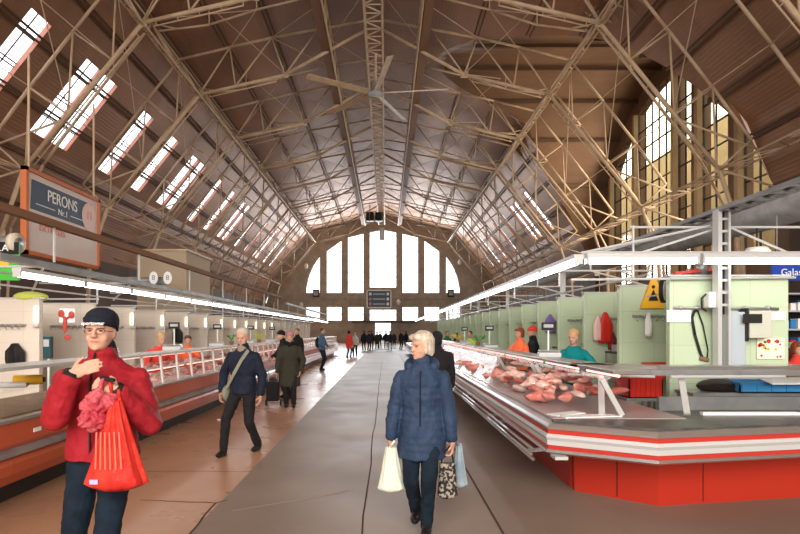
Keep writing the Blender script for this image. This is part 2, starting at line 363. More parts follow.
# outside: paving and pale building beyond the right window
tag(MB().box(-60, 90, -40, 140, -.5, -.22).obj('outdoor_paving', mat('outdoor_asphalt', (.3, .3, .3), .9)), 'grey paving outside the hall', 'pavement')
tag(MB().box(24, 32, 14, 110, -.2, 17).obj('neighbouring_building', mat('cream_render', (.60, .45, .24), .8, col2=(.5, .37, .2), cscale=.5)), 'cream yellow building seen through the right arched window', 'building')
# right gable wall with semicircular window
RL = [(23.3, 25.3), (26.5, 28.6), (29.7, 31.0), (31.6, 35.9), (36.9, 39.7)]
wr = lambda y: TZ+math.sqrt(max(0, WR**2-(y-TC)**2))
mb = MB(); ys = sorted(set([round(y, 3) for L in RL for y in L]+[TC-TR+2*TR*i/60 for i in range(61)]))
for a, b in zip(ys, ys[1:]):
    if b-a < .001: continue
    L = [l for l in RL if l[0] < (a+b)/2 < l[1]]
    t0, t1 = [TZ+math.sqrt(max(0, TR**2-(y-TC)**2))+.1 for y in (a, b)]
    def sl(z0a, z0b, z1a, z1b):
        mb.add([(17, a, z0a), (17.45, a, z0a), (17.45, b, z0b), (17, b, z0b), (17, a, z1a), (17.45, a, z1a), (17.45, b, z1b), (17, b, z1b)],
               [(0,3,2,1),(4,5,6,7),(0,1,5,4),(1,2,6,5),(2,3,7,6),(3,0,4,7)])
    if L: sl(0, 0, 5, 5); sl(wr(a), wr(b), t0, t1)
    else: sl(0, 0, t0, t1)
struct(mb.obj('wall_right', 'gable_warm'))
for i, (a, b) in enumerate(RL):
    f = thing('window_%d' % (i+21), '%s light of the big arched window in the right side wall' % ['nearest', 'second nearest', 'narrow third', 'wide fourth', 'farthest'][i], 'window', (17.08, 0, 0), kind='structure')
    g = MB(); n = 8
    for j in range(n):
        p, q = a+(b-a)*j/n, a+(b-a)*(j+1)/n; g.add([(0, p, 5), (0, q, 5), (0, q, wr(q)), (0, p, wr(p))], [(0, 1, 2, 3)])
    g.obj('pane', 'yglass', f)
    u = MB(); y = a
    nb = max(2, round((b-a)/.9))
    for j in range(nb+1): y = a+(b-a)*j/nb; u.box(-.04, .04, y-.03, y+.03, 5, wr(y)-.02)
    z = 5.
    while z < 16.2:
        q = [yy for yy in (a+(b-a)*j/20 for j in range(21)) if wr(yy) > z]
        if q: u.box(-.04, .04, min(q), max(q), z-.03, z+.03)
        z += 1.25
    u.obj('glazing_bar', 'dark', f)
    MB().box(-.38, .0, b+.02, b+.3, 0, wr(b)).obj('pier_face', 'pier', f)
# skylights
nl = 0
for sg in (-1, 1):
    cnt = 0
    for (y0, y1) in wins:
        if sg > 0 and y0 < TC+TR: continue
        nl += 1; cnt += 1
        a, b = pt(1, T0), pt(1, T1); d = V((b[0]-a[0], 0, b[1]-a[1])).normalized(); nrm = V((-d.z, 0, d.x)) if True else None
        if nrm.x < 0: nrm = -nrm
        f = thing('window_%d' % (nl+30), '%s skylight strip in the %s roof slope' % (ORD[cnt-1], 'left' if sg < 0 else 'right'), 'skylight', (XC, 0, 0), kind='structure')
        A, Bp = V((a[0], 0, a[1])), V((b[0], 0, b[1])); mx = lambda p: V((sg*p.x, p.y, p.z))
        D = nrm*.2
        def q(p, y): return mx(V((p.x, y, p.z)))
        MB().add([q(A+D, y0), q(Bp+D, y0), q(Bp+D, y1), q(A+D, y1)], [(0, 1, 2, 3)]).obj('pane', 'glass', f)
        rv = MB()
        for y in (y0, y1): rv.add([q(A, y), q(Bp, y), q(Bp+D, y), q(A+D, y)], [(0, 1, 2, 3)])
        for pnt in (A, Bp): rv.add([q(pnt, y0), q(pnt, y1), q(pnt+D, y1), q(pnt+D, y0)], [(0, 1, 2, 3)])
        rv.obj('reveal', 'pink', f)
        u = MB()
        for t in (.22, .5, .54, .78): c = A+(Bp-A)*t+D; u.beam(q(c, y0), q(c, y1), .045, .045)
        u.beam(q(A+D, (y0+y1)/2), q(Bp+D, (y0+y1)/2), .04, .04)
        u.obj('glazing_bar', 'purlin', f)

# ------------------------------------------------------------------ purlins, girders, trusses
def seg_ranges(sg, x, z):
    if sg < 0 or z > 17.9: return [(YB, YE)]
    dy = math.sqrt(max(0, TR**2-max(0, z-TZ)**2)); return [(YB, TC-dy), (TC+dy, YE)]
PU = [(2.6, 18.1), (5.4, 17.45), (7.9, 16.9), (10.3, 16.35), (11.6, 14.95), (13.0, 13.15), (14.4, 11.4), (15.6, 9.7), (16.5, 7.6)]
for sg in (-1, 1):
    for i, (x, z) in enumerate(PU):
        pr = thing('purlin', 'dark paired steel purlin, %s from the ridge under the %s roof slope' % (['first']+ORD[1:] and ORD[i].replace('nearest', 'first'), 'left' if sg < 0 else 'right'), 'purlin', kind='structure')
        for (ya, yb) in seg_ranges(sg, x, z):
            for e in (-.11, .11):
                MB().beam((XC+sg*(x+e*.8), ya, z-.02-e*.5), (XC+sg*(x+e*.8), yb, z-.02-e*.5), .05, .09).obj('purlin_bar', 'purlin', pr)
LOWC = [(.45, 17.5), (4.7, 15.15), (9.2, 14.1), (14.0, 8.2), (14.9, 5.6), (15.2, .0)]
UPC = [(.45, 18.0), (5.4, 17.1), (7.6, 16.6), (10.25, 15.95), (12.0, 13.75), (13.75, 11.5), (15.3, 9.4)]
WEB = [((4.7, 15.15), (5.4, 17.1)), ((7.3, 14.55), (7.6, 16.6)), ((4.7, 15.15), (3.0, 17.5)), ((7.3, 14.55), (5.4, 17.1)), ((9.2, 14.1), (7.6, 16.6)), ((9.2, 14.1), (10.25, 15.95)),
       ((10.4, 12.6), (10.25, 15.95)), ((10.4, 12.6), (12.0, 13.75)), ((12.2, 10.4), (12.0, 13.75)), ((12.2, 10.4), (13.75, 11.5)), ((13.9, 8.3), (13.75, 11.5)), ((12.4, 10.2), (15.6, 9.0)), ((14, 8.2), (15.3, 9.4)), ((14.9, 5.6), (17.0, 6.4)), ((14, 8.2), (16.6, 7.4))]
def make_truss():
    t = thing('roof_truss', '', 'roof truss')
    for sg in (-1, 1):
        c = MB(); pts = [V((sg*x, 0, z)) for x, z in LOWC]
        for a, b in zip(pts, pts[1:]): c.bar(a, b, .085, 8)
        p2 = [p+V((-sg*.0, .0, -.22)) for p in pts[:3]]+[V((sg*13.75, 0, 8.15))]
        for j, (a, b) in enumerate(zip(pts[1:4], pts[2:4])):
            d = (b-a).normalized(); nn = V((-d.z, 0, d.x)); nn = nn if nn.z < 0 else -nn
            c.bar(a+nn*.24+d*.5, b+nn*.24-d*.4, .03, 5)
            L = (b-a).length; m = int(L/.9)
            for i in range(m): q = a+d*(.5+i*.9); c.bar(q, q+nn*.24, .02, 4)
        for p in pts[1:5]: c.box(p.x-.17, p.x+.17, -.03, .03, p.z-.15, p.z+.15)
        c.obj('lower_chord', 'truss', t, True)
        c = MB()
        for a, b in zip(UPC, UPC[1:]): c.bar((sg*a[0], 0, a[1]), (sg*b[0], 0, b[1]), .065, 6)
        c.obj('upper_chord', 'truss', t, True)
        c = MB()
        for a, b in WEB: c.bar((sg*a[0], 0, a[1]), (sg*b[0], 0, b[1]), .045, 6)
        c.obj('web_lattice', 'truss', t, True)
    return t
tr = make_truss()
for i, k in enumerate(range(-1, 9)):
    o = tr if i == 0 else dup(tr)
    o.location = (XC, ZK(k), 0); o['label'] = 'beige steel roof truss with angled lower chord, %s from the camera' % ORD[i]; o['group'] = 'main roof trusses across the hall'
rf = thing('rafter_frame', '', 'rafter')
for sg in (-1, 1):
    c = MB(); pts = [(9.2, 14.15), (10.25, 15.95), (12.0, 13.75), (13.75, 11.5), (15.3, 9.4), (16.8, 6.5), (17.1, 0)]
    for a, b in zip(pts, pts[1:]): c.bar((sg*a[0], 0, a[1]), (sg*b[0], 0, b[1]), .065, 6)
    c.obj('rafter', 'truss', rf, True)
    c = MB()
    for a, b in zip([(10.0, 15.6), (7.6, 15.9), (5.4, 16.6), (2.5, 17.3)], [(7.6, 15.9), (5.4, 16.6), (2.5, 17.3), (.4, 17.6)]): c.bar((sg*a[0], 0, a[1]), (sg*b[0], 0, b[1]), .05, 6)
    for a, b in (((7.6, 15.9), (7.6, 16.8)), ((5.4, 16.6), (5.4, 17.3)), ((10.25, 15.95), (9, 15.7))): c.bar((sg*a[0], 0, a[1]), (sg*b[0], 0, b[1]), .035, 5)
    c.obj('tie', 'truss', rf, True)
RFS = []
for i in range(9):
    o = rf if i == 0 else dup(rf)
    o.location = (XC, ZK(-1+i+.5), 0); o['label'] = 'light beige rafter frame between main trusses, %s from the camera' % ORD[i]; o['group'] = 'rafter frames between the main trusses'; RFS.append(o)
# longitudinal lattice girders
def lattice(a, b, name, label, y0=None, y1=None, r=.05, step=B/4, cross=True, m='truss'):
    y0 = ZK(-1) if y0 is None else y0; y1 = ZK(8) if y1 is None else y1
    t = thing(name, label, 'girder')
    MB().bar((a[0], y0, a[1]), (a[0], y1, a[1]), r, 6).obj('chord', m, t); MB().bar((b[0], y0, b[1]), (b[0], y1, b[1]), r, 6).obj('chord', m, t)
    c = MB(); n = int(round((y1-y0)/step))
    for i in range(n):
        p, q = (a, b) if i % 2 == 0 else (b, a)
        c.bar((p[0], y0+i*step, p[1]), (q[0], y0+(i+1)*step, q[1]), r*.6, 5)
        if cross: c.bar((a[0], y0+i*step, a[1]), (b[0], y0+i*step, b[1]), r*.5, 5)
    c.obj('web_lattice', m, t); return t
for sg, nm in ((-1, 'left'), (1, 'right')):
    t = lattice((XC+sg*9.2, 14.1), (XC+sg*10.25, 15.95), 'lattice_girder', 'lattice girder running along the knee of the %s truss halves' % nm, step=B/2)
    t2 = lattice((XC+sg*9.1, 14.0), (XC+sg*9.5, 14.25), 'lattice_girder', 'x', step=B/8, r=.045)
    for c in list(t2.children): c.parent = t
    bpy.data.objects.remove(t2)
    lattice((XC+sg*14.0, 8.2), (XC+sg*15.6, 8.6), 'lattice_girder', 'horizontal lattice girder at the low bend of the %s truss halves' % nm, step=B/4, r=.045)
    t = lattice((XC+sg*2.25, 16.3), (XC+sg*2.25, 17.2), 'lattice_girder', 'lattice girder %s of the roof ridge' % nm, step=B/6, r=.05, m='truss')
    MB().box(XC+sg*2.55-.2, XC+sg*2.55+.2, ZK(-1), ZK(8), 16.35, 17.3).obj('side_plate', 'girder', t)
t = lattice((XC-.42, 16.45), (XC+.42, 16.45), 'lattice_girder', 'ladder shaped box girder hanging under the roof ridge', step=B/10, r=.06)
for sg in (-1, 1):
    MB().bar((XC+sg*.42, ZK(-1), 17.4), (XC+sg*.42, ZK(8), 17.4), .05, 6).obj('chord', 'truss', t)
    c = MB()
    for i in range(54): c.bar((XC+sg*.42, ZK(-1)+i*B/6, 16.45 if i % 2 else 17.4), (XC+sg*.42, ZK(-1)+(i+1)*B/6, 17.4 if i % 2 else 16.45), .03, 5)
    c.obj('web_lattice', 'truss', t)
for sg in (-1, 1):    # wind bracing rods between the trusses, fixed to each rafter frame
    c = MB(); y0, y1, ym = -B/2, B/2, 0
    for (xa, za, ya), (xb, zb, yb) in [((9.2, 14.2, y0), (5.4, 16.6, ym)), ((5.4, 16.6, ym), (9.2, 14.2, y1)), ((5.4, 17.1, y0), (2.3, 17.0, ym)), ((2.3, 17.0, ym), (5.4, 17.1, y1)), ((2.3, 17, y0), (.4, 17.4, ym)), ((.4, 17.4, ym), (2.3, 17, y1)),
                                     ((4.7, 15.2, y0), (7.3, 16.5, ym)), ((7.3, 16.5, ym), (4.7, 15.2, y1)), ((10.4, 12.6, y0), (12, 13.7, ym)), ((12, 13.7, ym), (10.4, 12.6, y1)), ((12.2, 10.5, y0), (13.75, 11.5, ym)), ((13.75, 11.5, ym), (12.2, 10.5, y1)), ((10.3, 15.9, y0), (12.2, 10.6, y1))]:
        c.bar((sg*xa, ya, za), (sg*xb, yb, zb), .02, 5)
    b = c.obj('brace_rod', 'truss', RFS[0])
    for o in RFS[1:]: b2 = b.copy(); COL.objects.link(b2); b2.parent = o

# ------------------------------------------------------------------ ceiling fan and things hung from the roof
fan = thing('ceiling_fan', 'large five-bladed ceiling fan hanging from the ridge girder', 'ceiling fan', (XC+.05, 28.2, 0))
MB().bar((0, 0, 16.4), (0, 0, 14.75), .06, 8).obj('rod', 'truss', fan); MB().bar((0, 0, 14.75), (0, 0, 14.35), .28, 16).bar((0, 0, 14.35), (0, 0, 14.25), .42, 16).obj('motor', 'galv', fan)
for i in range(5):
    a = R(-7-72*i); d = V((math.cos(a), math.sin(a), 0)); n = V((-d.y, d.x, 0))
    MB().add([d*.3+n*.16+V((0,0,14.36)), d*3.85+n*.16+V((0,0,14.36)), d*3.85-n*.16+V((0,0,14.26)), d*.3-n*.16+V((0,0,14.26)), d*.3+n*.16+V((0,0,14.33)), d*3.85+n*.16+V((0,0,14.33)), d*3.85-n*.16+V((0,0,14.23)), d*.3-n*.16+V((0,0,14.23))],
             [(0,1,2,3),(7,6,5,4),(0,4,5,1),(1,5,6,2),(2,6,7,3),(3,7,4,0)]).obj('blade', 'truss', fan)
for i, (px, s_) in enumerate(((370, 'left'), (379, 'right'))):
    p = at(px, 217, 62); t = thing('loudspeaker', '%s of two black loudspeakers hanging high before the far gable' % s_, 'loudspeaker', (p.x, 62, p.z))
    MB().box(-.45, .45, -.4, .4, -.5, .5).obj('cabinet', 'black', t, bevel=.05); MB().bar((0, -.41, 0), (0, -.39, 0), .3, 16).obj('cone', 'dark', t); MB().bar((0, 0, .5), (0, 0, 16.4-p.z), .03).objs('hanger', 'truss', t)
fan2 = at(382, 231, 60); t = thing('duct_heater', 'white cylindrical heater hanging below the black loudspeakers', 'heater', (fan2.x, 60.8, fan2.z))
MB().bar((0, 0, -.9), (0, 0, .5), .3, 12).obj('casing', 'whitem', t, True); MB().bar((0, 0, .5), (0, 0, 16.4-fan2.z), .03).objs('hanger', 'truss', t)
# departures style board
p = at(379, 299, 56)
t = thing('hanging_sign', 'dark information board with three rows of lettering hanging over the aisle', 'sign', (p.x, 56, p.z))
MB().box(-1.2, 1.2, -.06, .06, -.85, .85).obj('panel', mat('slate_panel', (.07, .09, .12), .4), t)
f_ = MB()
for (a, b, c, d) in ((-1.3, 1.3, .85, .95), (-1.3, 1.3, -.95, -.85), (-1.3, -1.2, -.95, .95), (1.2, 1.3, -.95, .95)): f_.box(a, b, -.08, .08, c, d)
f_.obj('sign_frame', 'whitem', t); h_ = MB(); h_.bar((-1, 0, .95), (-1, 0, 10.2), .02).bar((1, 0, .95), (1, 0, 10.2), .02); h_.objs('hanger', 'truss', t)
for i, z in enumerate((.52, 0, -.52)):
    MB().box(-1.05, -.78, -.075, -.06, z-.14, z+.14).obj('symbol', 'orange' if i else 'whitem', t); MB().box(.8, 1.05, -.075, -.06, z-.14, z+.14).obj('symbol', 'whitem', t)
    MB().box(-.65, .65, -.075, -.06, z-.09, z+.07).obj('lettering', mat('pale_letters', (.35, .4, .45), .5), t)
for i, (px, py) in enumerate(((385+13.5, 302), (301, 305), (306, 266), (460, 262))):
    p = at(px, py, YE-.5); tag(MB().sph((p.x, YE-.3, p.z), .32, .2, .42).obj('wall_lamp', 'whitem', smooth=True), ['small white box lamp right of the hanging information board', 'round white lamp low at the left of the far gable', 'round white lamp high on the left of the far gable', 'round white lamp high on the right of the far gable'][i], 'wall lamp')
for i, (px, nm) in enumerate(((316, 'left'), (451, 'right'))):
    p = at(px, 290, YE-.5); t = thing('air_unit', 'dark box unit on the sill of the %s curved gable light' % nm, 'ventilation unit', (p.x, YE-.4, 7.4-.65)); MB().box(-.45, .45, -.3, .35, 0, 1.1).obj('housing', 'dark', t, bevel=.03); MB().box(-.35, .35, -.33, -.3, .2, .9).obj('grille', 'grey', t)
# PERONS sign on the left
yc = 15.0; t = thing('hanging_sign', 'large white billboard with dark banner reading PERONS in an orange frame', 'sign', (-9.05, yc, 4.72), R(90))
MB().box(-1.63, 1.63, -.04, .04, -1.0, 1.0).obj('panel', mat('pale_pink_board', (.62, .50, .48), .35, col2=(.62, .56, .56), cscale=.9), t)
f_ = MB()
for (a, b, c, d) in ((-1.72, 1.72, 1.0, 1.1), (-1.72, 1.72, -1.1, -1.0), (-1.72, -1.63, -1.1, 1.1), (1.63, 1.72, -1.1, 1.1)): f_.box(a, b, -.09, .06, c, d)
f_.obj('sign_frame', mat('orange_sign_frame', (.50, .15, .06), .5), t)
MB().prism([(-1.45, .84), (1.35, .84), (1.05, .5), (1.35, .08), (-1.5, .08)], 'y', -.05, -.04).obj('banner', mat('slate_blue', (.06, .09, .14), .5), t)
text('PERONS', .44, 'whitem', t, (-.15, -.055, .56), (R(90), 0, 0), sx=.85); text('Nr.1', .24, 'whitem', t, (-.15, -.055, .24), (R(90), 0, 0))
MB().box(-1.3, -.5, -.053, -.05, .24, .26).box(.2, .9, -.053, -.05, .24, .26).obj('line', 'whitem', t)
c = MB(); c.v = []; c.prism([(1.15+.38*math.cos(a*math.pi/12), .42+.42*math.sin(a*math.pi/12)) for a in range(24)], 'y', -.062, -.056); c.obj('round_badge', mat('pale_pink_badge', (.72, .52, .5), .5), t)
text('11', .34, mat('rose_letters', (.6, .2, .2), .5), t, (1.15, -.066, .45), (R(90), 0, 0))
text('Brīvības', .36, mat('faded_red_letters', (.62, .25, .2), .5), t, (-.6, -.05, -.3), (R(90), 0, 0)); MB().bar((-1.5, 0, 1.1), (-1.5, 0, 4.0), .03).bar((1.5, 0, 1.1), (1.5, 0, 4.0), .03).objs('hanger', 'truss', t)
# left big things in the dark behind the stalls
def duct(name, label, a, b, r, flange=True, m='galv'):
    t = thing(name, label, 'duct'); MB().bar(a, b, r, 20).obj('tube', m, t, True)
    d = (V(b)-V(a)).normalized()
    if flange:
        MB().bar(V(b)-d*.06, V(b)+d*.04, r*1.35, 24).obj('flange', mat('cream_flange', (.55, .5, .4), .5), t, True); MB().bar(V(b)+d*.04, V(b)+d*.06, r*.7, 20).obj('end_cap', 'galv', t, True)
    return t
p = at(24, 245, 9.5); duct('air_duct', 'grey round duct with cream flange below the white billboard', (p.x-3, 9.5, p.z), (p.x, 9.3, p.z), .13)
p = at(168, 281, 17); duct('air_duct', 'thin grey pipe running in front of the beige kiosk box', (p.x-2.2, 17, p.z), (p.x, 17, p.z), .13, False)
p = at(158, 276, 19)
t = thing('kiosk_box', 'beige boxed cabin rising above the left stalls', 'cabin', (p.x, 19.3, 0))
MB().box(-.9, .9, 0, 2.6, 0, 4.6).obj('casing', mat('beige_panel', (.36, .29, .21), .7), t, bevel=.02); MB().box(-.95, .95, -.05, 2.65, 4.6, 4.66).obj('lid', 'truss', t)
for i, px in enumerate((154, 168)):
    q = at(px, 278, 16.6); s_ = thing('round_sign', '%s round white disc sign with number 8 before the beige cabin' % ['left', 'right'][i], 'sign', (q.x, 16.6, q.z))
    MB().bar((0, 0, 0), (0, -.04, 0), .13, 20, r2=.2).obj('disc', 'whitem', s_); text('8', .22, 'blue', s_, (0, -.045, 0), (R(90), 0, 0)); MB().bar((0, 0, .19), (0, 0, 3.2-q.z), .012).objs('hanger', 'galv', s_)
p = at(8, 262, 9.3); t = thing('hanging_sign', 'green stall sign with white and black lettering at the left edge', 'sign', (p.x, 9.2, p.z), R(8))
MB().box(-.45, .25, -.02, .02, -.33, .33).obj('panel', mat('bright_green', (.06, .42, .05), .5), t); MB().box(-.45, .25, -.03, -.02, .12, .33).obj('banner', 'black', t)
text('GAĻA', .16, 'whitem', t, (-.12, -.035, .22), (R(90), 0, 0)); MB().sph((0, -.03, -.02), .1, .02, .1).obj('picture', 'yellow', t); MB().bar((-.3, 0, .33), (-.3, 0, 3.2-p.z), .012).bar((.15, 0, .33), (.15, 0, 3.2-p.z), .012).objs('hanger', 'galv', t)
p = at(31, 297, 8.6); tag(MB().sph(p, .26, .2, .09).obj('food_lamp', mat('lime_lamp_shade', (.5, .55, .12), .8), smooth=True), 'lime green food lamp above the left stall walls', 'cloth')  # plain yellow-green ellipsoid stands for a food lamp, gives no light

# right side of the hall: ducts in the dark behind the stalls
duct('air_duct', 'large silver round duct running along the hall behind the green stalls', (9.5, 9, 4.6), (8.2, 34, 4.6), .42, False)
for i, (px, py, yy) in enumerate(((693, 232, 9), (620, 291, 12), (757, 257, 10), (735, 299, 8.2))):
    pass

# ------------------------------------------------------------------ market stalls, right
def stall_wall(x0, x1, y, z, m, name, label, group, face):
    t = thing(name, label, 'partition wall', (x0, y, 0), group=None)
    MB().box(0, x1-x0, -.05, .05, 0, z).obj('tiled_panel', m, t, bevel=.01)
    MB().box(-.02, x1-x0+.02, -.06, .06, z, z+.02).obj('cap_strip', 'alu_m', t)
    return t
NR = 22
for i in range(NR):
    y = 7.0+1.5*i; x1 = 5.25 if i == 0 else 4.5
    stall_wall(3.7, x1, y, 2.4, 'green', 'stall_partition', 'pale green tiled stall partition on the right, %s from the camera' % ORD[i], 'g', -1)
tag(MB().box(4.5, 4.6, 7.05, 7.0+1.5*(NR-1)+.1, 0, 2.38).obj('stall_back_wall', 'green'), 'long pale green tiled wall behind the right hand stalls', 'partition wall')
def hook_rail(x, y, z, wd, n, label, cat='hook rail', m='alu'):
    t = thing('hook_rail', label, cat, (x, y, z)); MB().beam((0, -.02, 0), (wd, -.02, 0), .02, .04).obj('rail', m, t)
    for i in range(n):
        h = MB(); q = wd*(i+.5)/n; h.path([V((q, -.03, 0)), V((q, -.09, -.01)), V((q, -.1, -.05)), V((q, -.07, -.07))], .008, 5); h.sph((q, -.09, .0), .022, n=8, m=5); h.obj("hook", m, t)
    return t
for i in range(1, 9): hook_rail(3.9, 7.0+1.5*i-.05, 1.92, .5, 5, 'metal hook rail on the %s green partition' % ORD[i])
def hanging_cloth(name, label, cat, x, y, ztop, wd, ht, m, seed=0, th=.05):
    rnd = random.Random(seed); c = MB(); rings = []; n = 20; u = V((1, 0, 0)); v = V((0, 1, 0))
    for k in range(9):
        f = k/8; ww = wd*(.18+.82*min(1, f*2.6))/2; ww *= 1-.12*max(0, f-.8)*5
        r_ = [V((x+ww*math.cos(2*math.pi*i/n), y-th+th*.8*math.sin(2*math.pi*i/n)*(1+.5*math.sin(i*2.3+seed)), ztop-ht*f+.015*math.sin(i*1.7+seed))) for i in range(n)]; rings.append(r_)
    c.loft(rings); return tag(c.obj(name, m, smooth=True), label, cat)
hanging_cloth('apron', 'bright red apron hanging from the hook rail behind the teal vendor', 'apron', at(603, 318, 9.9).x, 9.85, at(0, 313, 9.9).z, .28, .55, 'redp', 1)
hanging_cloth('apron', 'pale pink apron hanging left of the red apron', 'apron', at(595.5, 318, 9.9).x, 9.85, at(0, 316, 9.9).z, .16, .45, mat('pale_pink_cloth', (.75, .5, .45), .8), 2)
hanging_cloth('cloth_bag', 'purple bag hanging on a green partition', 'bag', at(549, 325, 12.9).x, 12.85, at(0, 315, 12.9).z, .26, .42, mat('purple_cloth', (.24, .16, .42), .8), 3)
hanging_cloth('cloth_bag', 'dark red bag hanging low beside the red apron', 'bag', at(610, 335, 9.9).x, 9.85, at(0, 333, 9.9).z, .18, .3, mat('maroon_cloth', (.2, .03, .03), .8), 4)
hanging_cloth('plastic_bag', 'thin white plastic bag hanging under the yellow caution sign', 'bag', at(645, 322, 8.4).x, 8.35, at(0, 313, 8.4).z, .1, .36, 'whitetray', 5)
p = at(655, 293, 8.35)
t = thing('caution_sign', 'yellow triangular caution sign leaning beside the wall clock', 'sign', (p.x, 8.42, p.z))
c = MB().prism([(-.2, -.24), (.18, -.24), (.05, .24), (-.02, .24)], 'y', -.02, .02); c.obj('panel', 'yellow', t); MB().prism([(-.08, -.12), (.08, -.12), (0, .06)], 'y', -.026, -.02).obj('symbol', 'black', t); MB().bar((0, -.024, .1), (0, -.02, .1), .03).obj('symbol', 'black', t)
p = at(663, 291, 7.6)
t = thing('wall_clock', 'round white wall clock with dark rim on the green partition edge', 'clock', (p.x, 7.6, p.z), R(50))
MB().bar((0, .02, 0), (0, -.03, 0), .17, 24).obj('rim', 'dark', t, True); MB().bar((0, -.03, 0), (0, -.035, 0), .14, 24).obj('dial', 'whitem', t); MB().beam((0, -.04, 0), (0, -.04, .11), .012, .005).beam((0, -.04, 0), (.07, -.04, .03), .012, .005).obj('hands', 'black', t)
MB().beam((.0, .02, -.05), (.35, .3, -.05), .02, .02).obj('bracket', 'galv', t)
# front green wall fittings (y = 7)
def W(px, py, y=6.93): return at(px, py, y)
t = thing('wall_rail', 'long horizontal pipe rail on the front green wall', 'rail'); a, b = W(674, 308), W(778, 309); MB().bar(a, b, .022, 8).obj('pipe', 'alu', t, True)
for px in (681, 698, 712, 745, 768): q = W(px, 308); MB().bar(q, q+V((0, .06, 0)), .015).sph(q, .035, n=8, m=6).obj('bracket', 'alu', t)
t = thing('shower_hose', 'dark curved hose hanging from the pipe rail on the green wall', 'hose')
MB().path([W(698, 309), W(694, 312), W(692, 318), W(695, 335), W(700, 352), W(703, 359)], .018, 8).obj('hose', 'dark', t, True); MB().path([W(698, 311), W(703, 325), W(708, 350), W(707, 359), W(701, 359)], .009, 6).obj('wire', 'dark', t, True); MB().bar(W(700, 358), W(708, 360), .03, 8).obj('nozzle', 'wood', t)
t = thing('wall_cabinet', 'pale metal cabinet with dark screen on the front green wall', 'cabinet'); a, b = W(742, 338), W(764, 311)
MB().box(a.x, b.x, 6.78, 6.95, a.z, b.z).obj('casing', mat('pale_green_enamel', (.50, .52, .44), .4), t, bevel=.01); a2, b2 = W(743.5, 323, 6.77), W(762, 314, 6.77); MB().box(a2.x, b2.x, 6.765, 6.78, a2.z, b2.z).obj('screen', 'dark', t); MB().box(a.x-.03, a.x, 6.8, 6.95, a.z-.04, b.z+.03).obj('edge', 'dark', t)
t = thing('food_poster', 'white poster with red and green vegetables on the front green wall', 'poster'); a, b = W(757, 359), W(784, 338)
MB().box(a.x, b.x, 6.925, 6.945, a.z, b.z).obj('sheet', mat('cream_paper', (.8, .76, .6), .6), t)
for i in range(16): q = W(random.uniform(759, 782), random.uniform(340, 357), 6.922); MB().bar(q, q+V((0, .01, 0)), random.uniform(.012, .028), 10).obj('fruit_print', random.choice(['redp', 'orange', mat('leaf_green', (.1, .4, .05), .6), 'yellow']), t)
for i, (px, py, s_) in enumerate(((679, 316, .11), (777, 316, .08), (682, 348, .0))):
    if s_: q = W(px, py); tag(MB().box(q.x-s_*1.4, q.x+s_*1.4, 6.93, 6.948, q.z-s_*.7, q.z+s_*.7).obj('wall_notice', 'paper'), ['white paper notice left of the pipe rail', 'small white notice at the right end of the green wall'][i], 'notice')
# column with ladder, top at 3.2 m
cx = at(722, 0, 6.75).x
t = thing('steel_column', 'tall white steel column with dark ladder slots in front of the green wall', 'column', (cx, 6.75, 0))
MB().box(-.085, -.035, -.06, .06, 0, 3.22).box(.045, .075, -.06, .06, 0, 3.22).obj('post', 'alu_m', t); c = MB().box(-.03, .05, .02, .05, 1.9, 3.2); c.obj('slot', 'black', t)
c = MB()
for i in range(8): c.box(-.03, .05, -.03, .02, 2.0+i*.155, 2.03+i*.155)
c.obj('rung', 'alu_m', t)
t = thing('service_duct', 'wide grey metal duct cover below the pipe rail on the green wall', 'duct'); a, b = W(713, 362), W(741, 309); MB().box(a.x, b.x, 6.83, 6.945, .0, b.z-.04).obj('casing', mat('blue_grey_enamel', (.40, .46, .50), .35), t, bevel=.01)
t = thing('junction_box', 'small cream electrical box with looped cable beside the steel column', 'electrical box', W(711, 300, 6.8)); MB().box(-.06, .06, -.06, .06, -.1, .1).obj('box', 'whitem', t, bevel=.01); MB().path([V((.1+.13*math.cos(a*.5), -.03, .02+.1*math.sin(a*.5))) for a in range(8)], .01, 6).obj('cable', 'grey', t); MB().path([V((-.06, 0, .08)), V((-.12, 0, .02)), V((-.12, 0, -.1)), V((-.06, 0, -.14))], .012, 6).obj('cable', 'dark', t)
# overhead frame on the right
t = thing('cable_tray', 'long slatted cable tray high above the right stalls', 'cable tray'); y0, y1 = 3.4, 40
MB().beam((4.2, y0, 3.22), (4.2, y1, 3.22), .05, .05).beam((4.45, y0, 3.22), (4.45, y1, 3.22), .05, .05).obj('side_rail', 'galv', t)
c = MB()
for i in range(122): c.beam((4.2, y0+.3*i, 3.2), (4.45, y0+.3*i, 3.2), .1, .02)
c.obj('slats', 'galv', t)['kind'] = 'stuff'; MB().box(4.29, 4.36, y0, y1, 3.215, 3.235).obj('cables', 'dark', t)
for i in range(6):
    y = 13.2+6*i; tag(MB().box(4.33, 4.43, y-.05, y+.05, 0, 3.2).obj('steel_post', 'alu_m'), 'white steel post under the cable tray, %s behind the tall column' % ORD[i].replace('nearest', 'first'), 'post')
def frame(tname, label, segs, r, m='alu_m'):
    t = thing(tname, label, 'frame')
    for nm, ss in segs:
        c = MB()
        for a, b in ss: c.bar(a, b, r, 6)
        c.objs(nm, m, t)
    return t
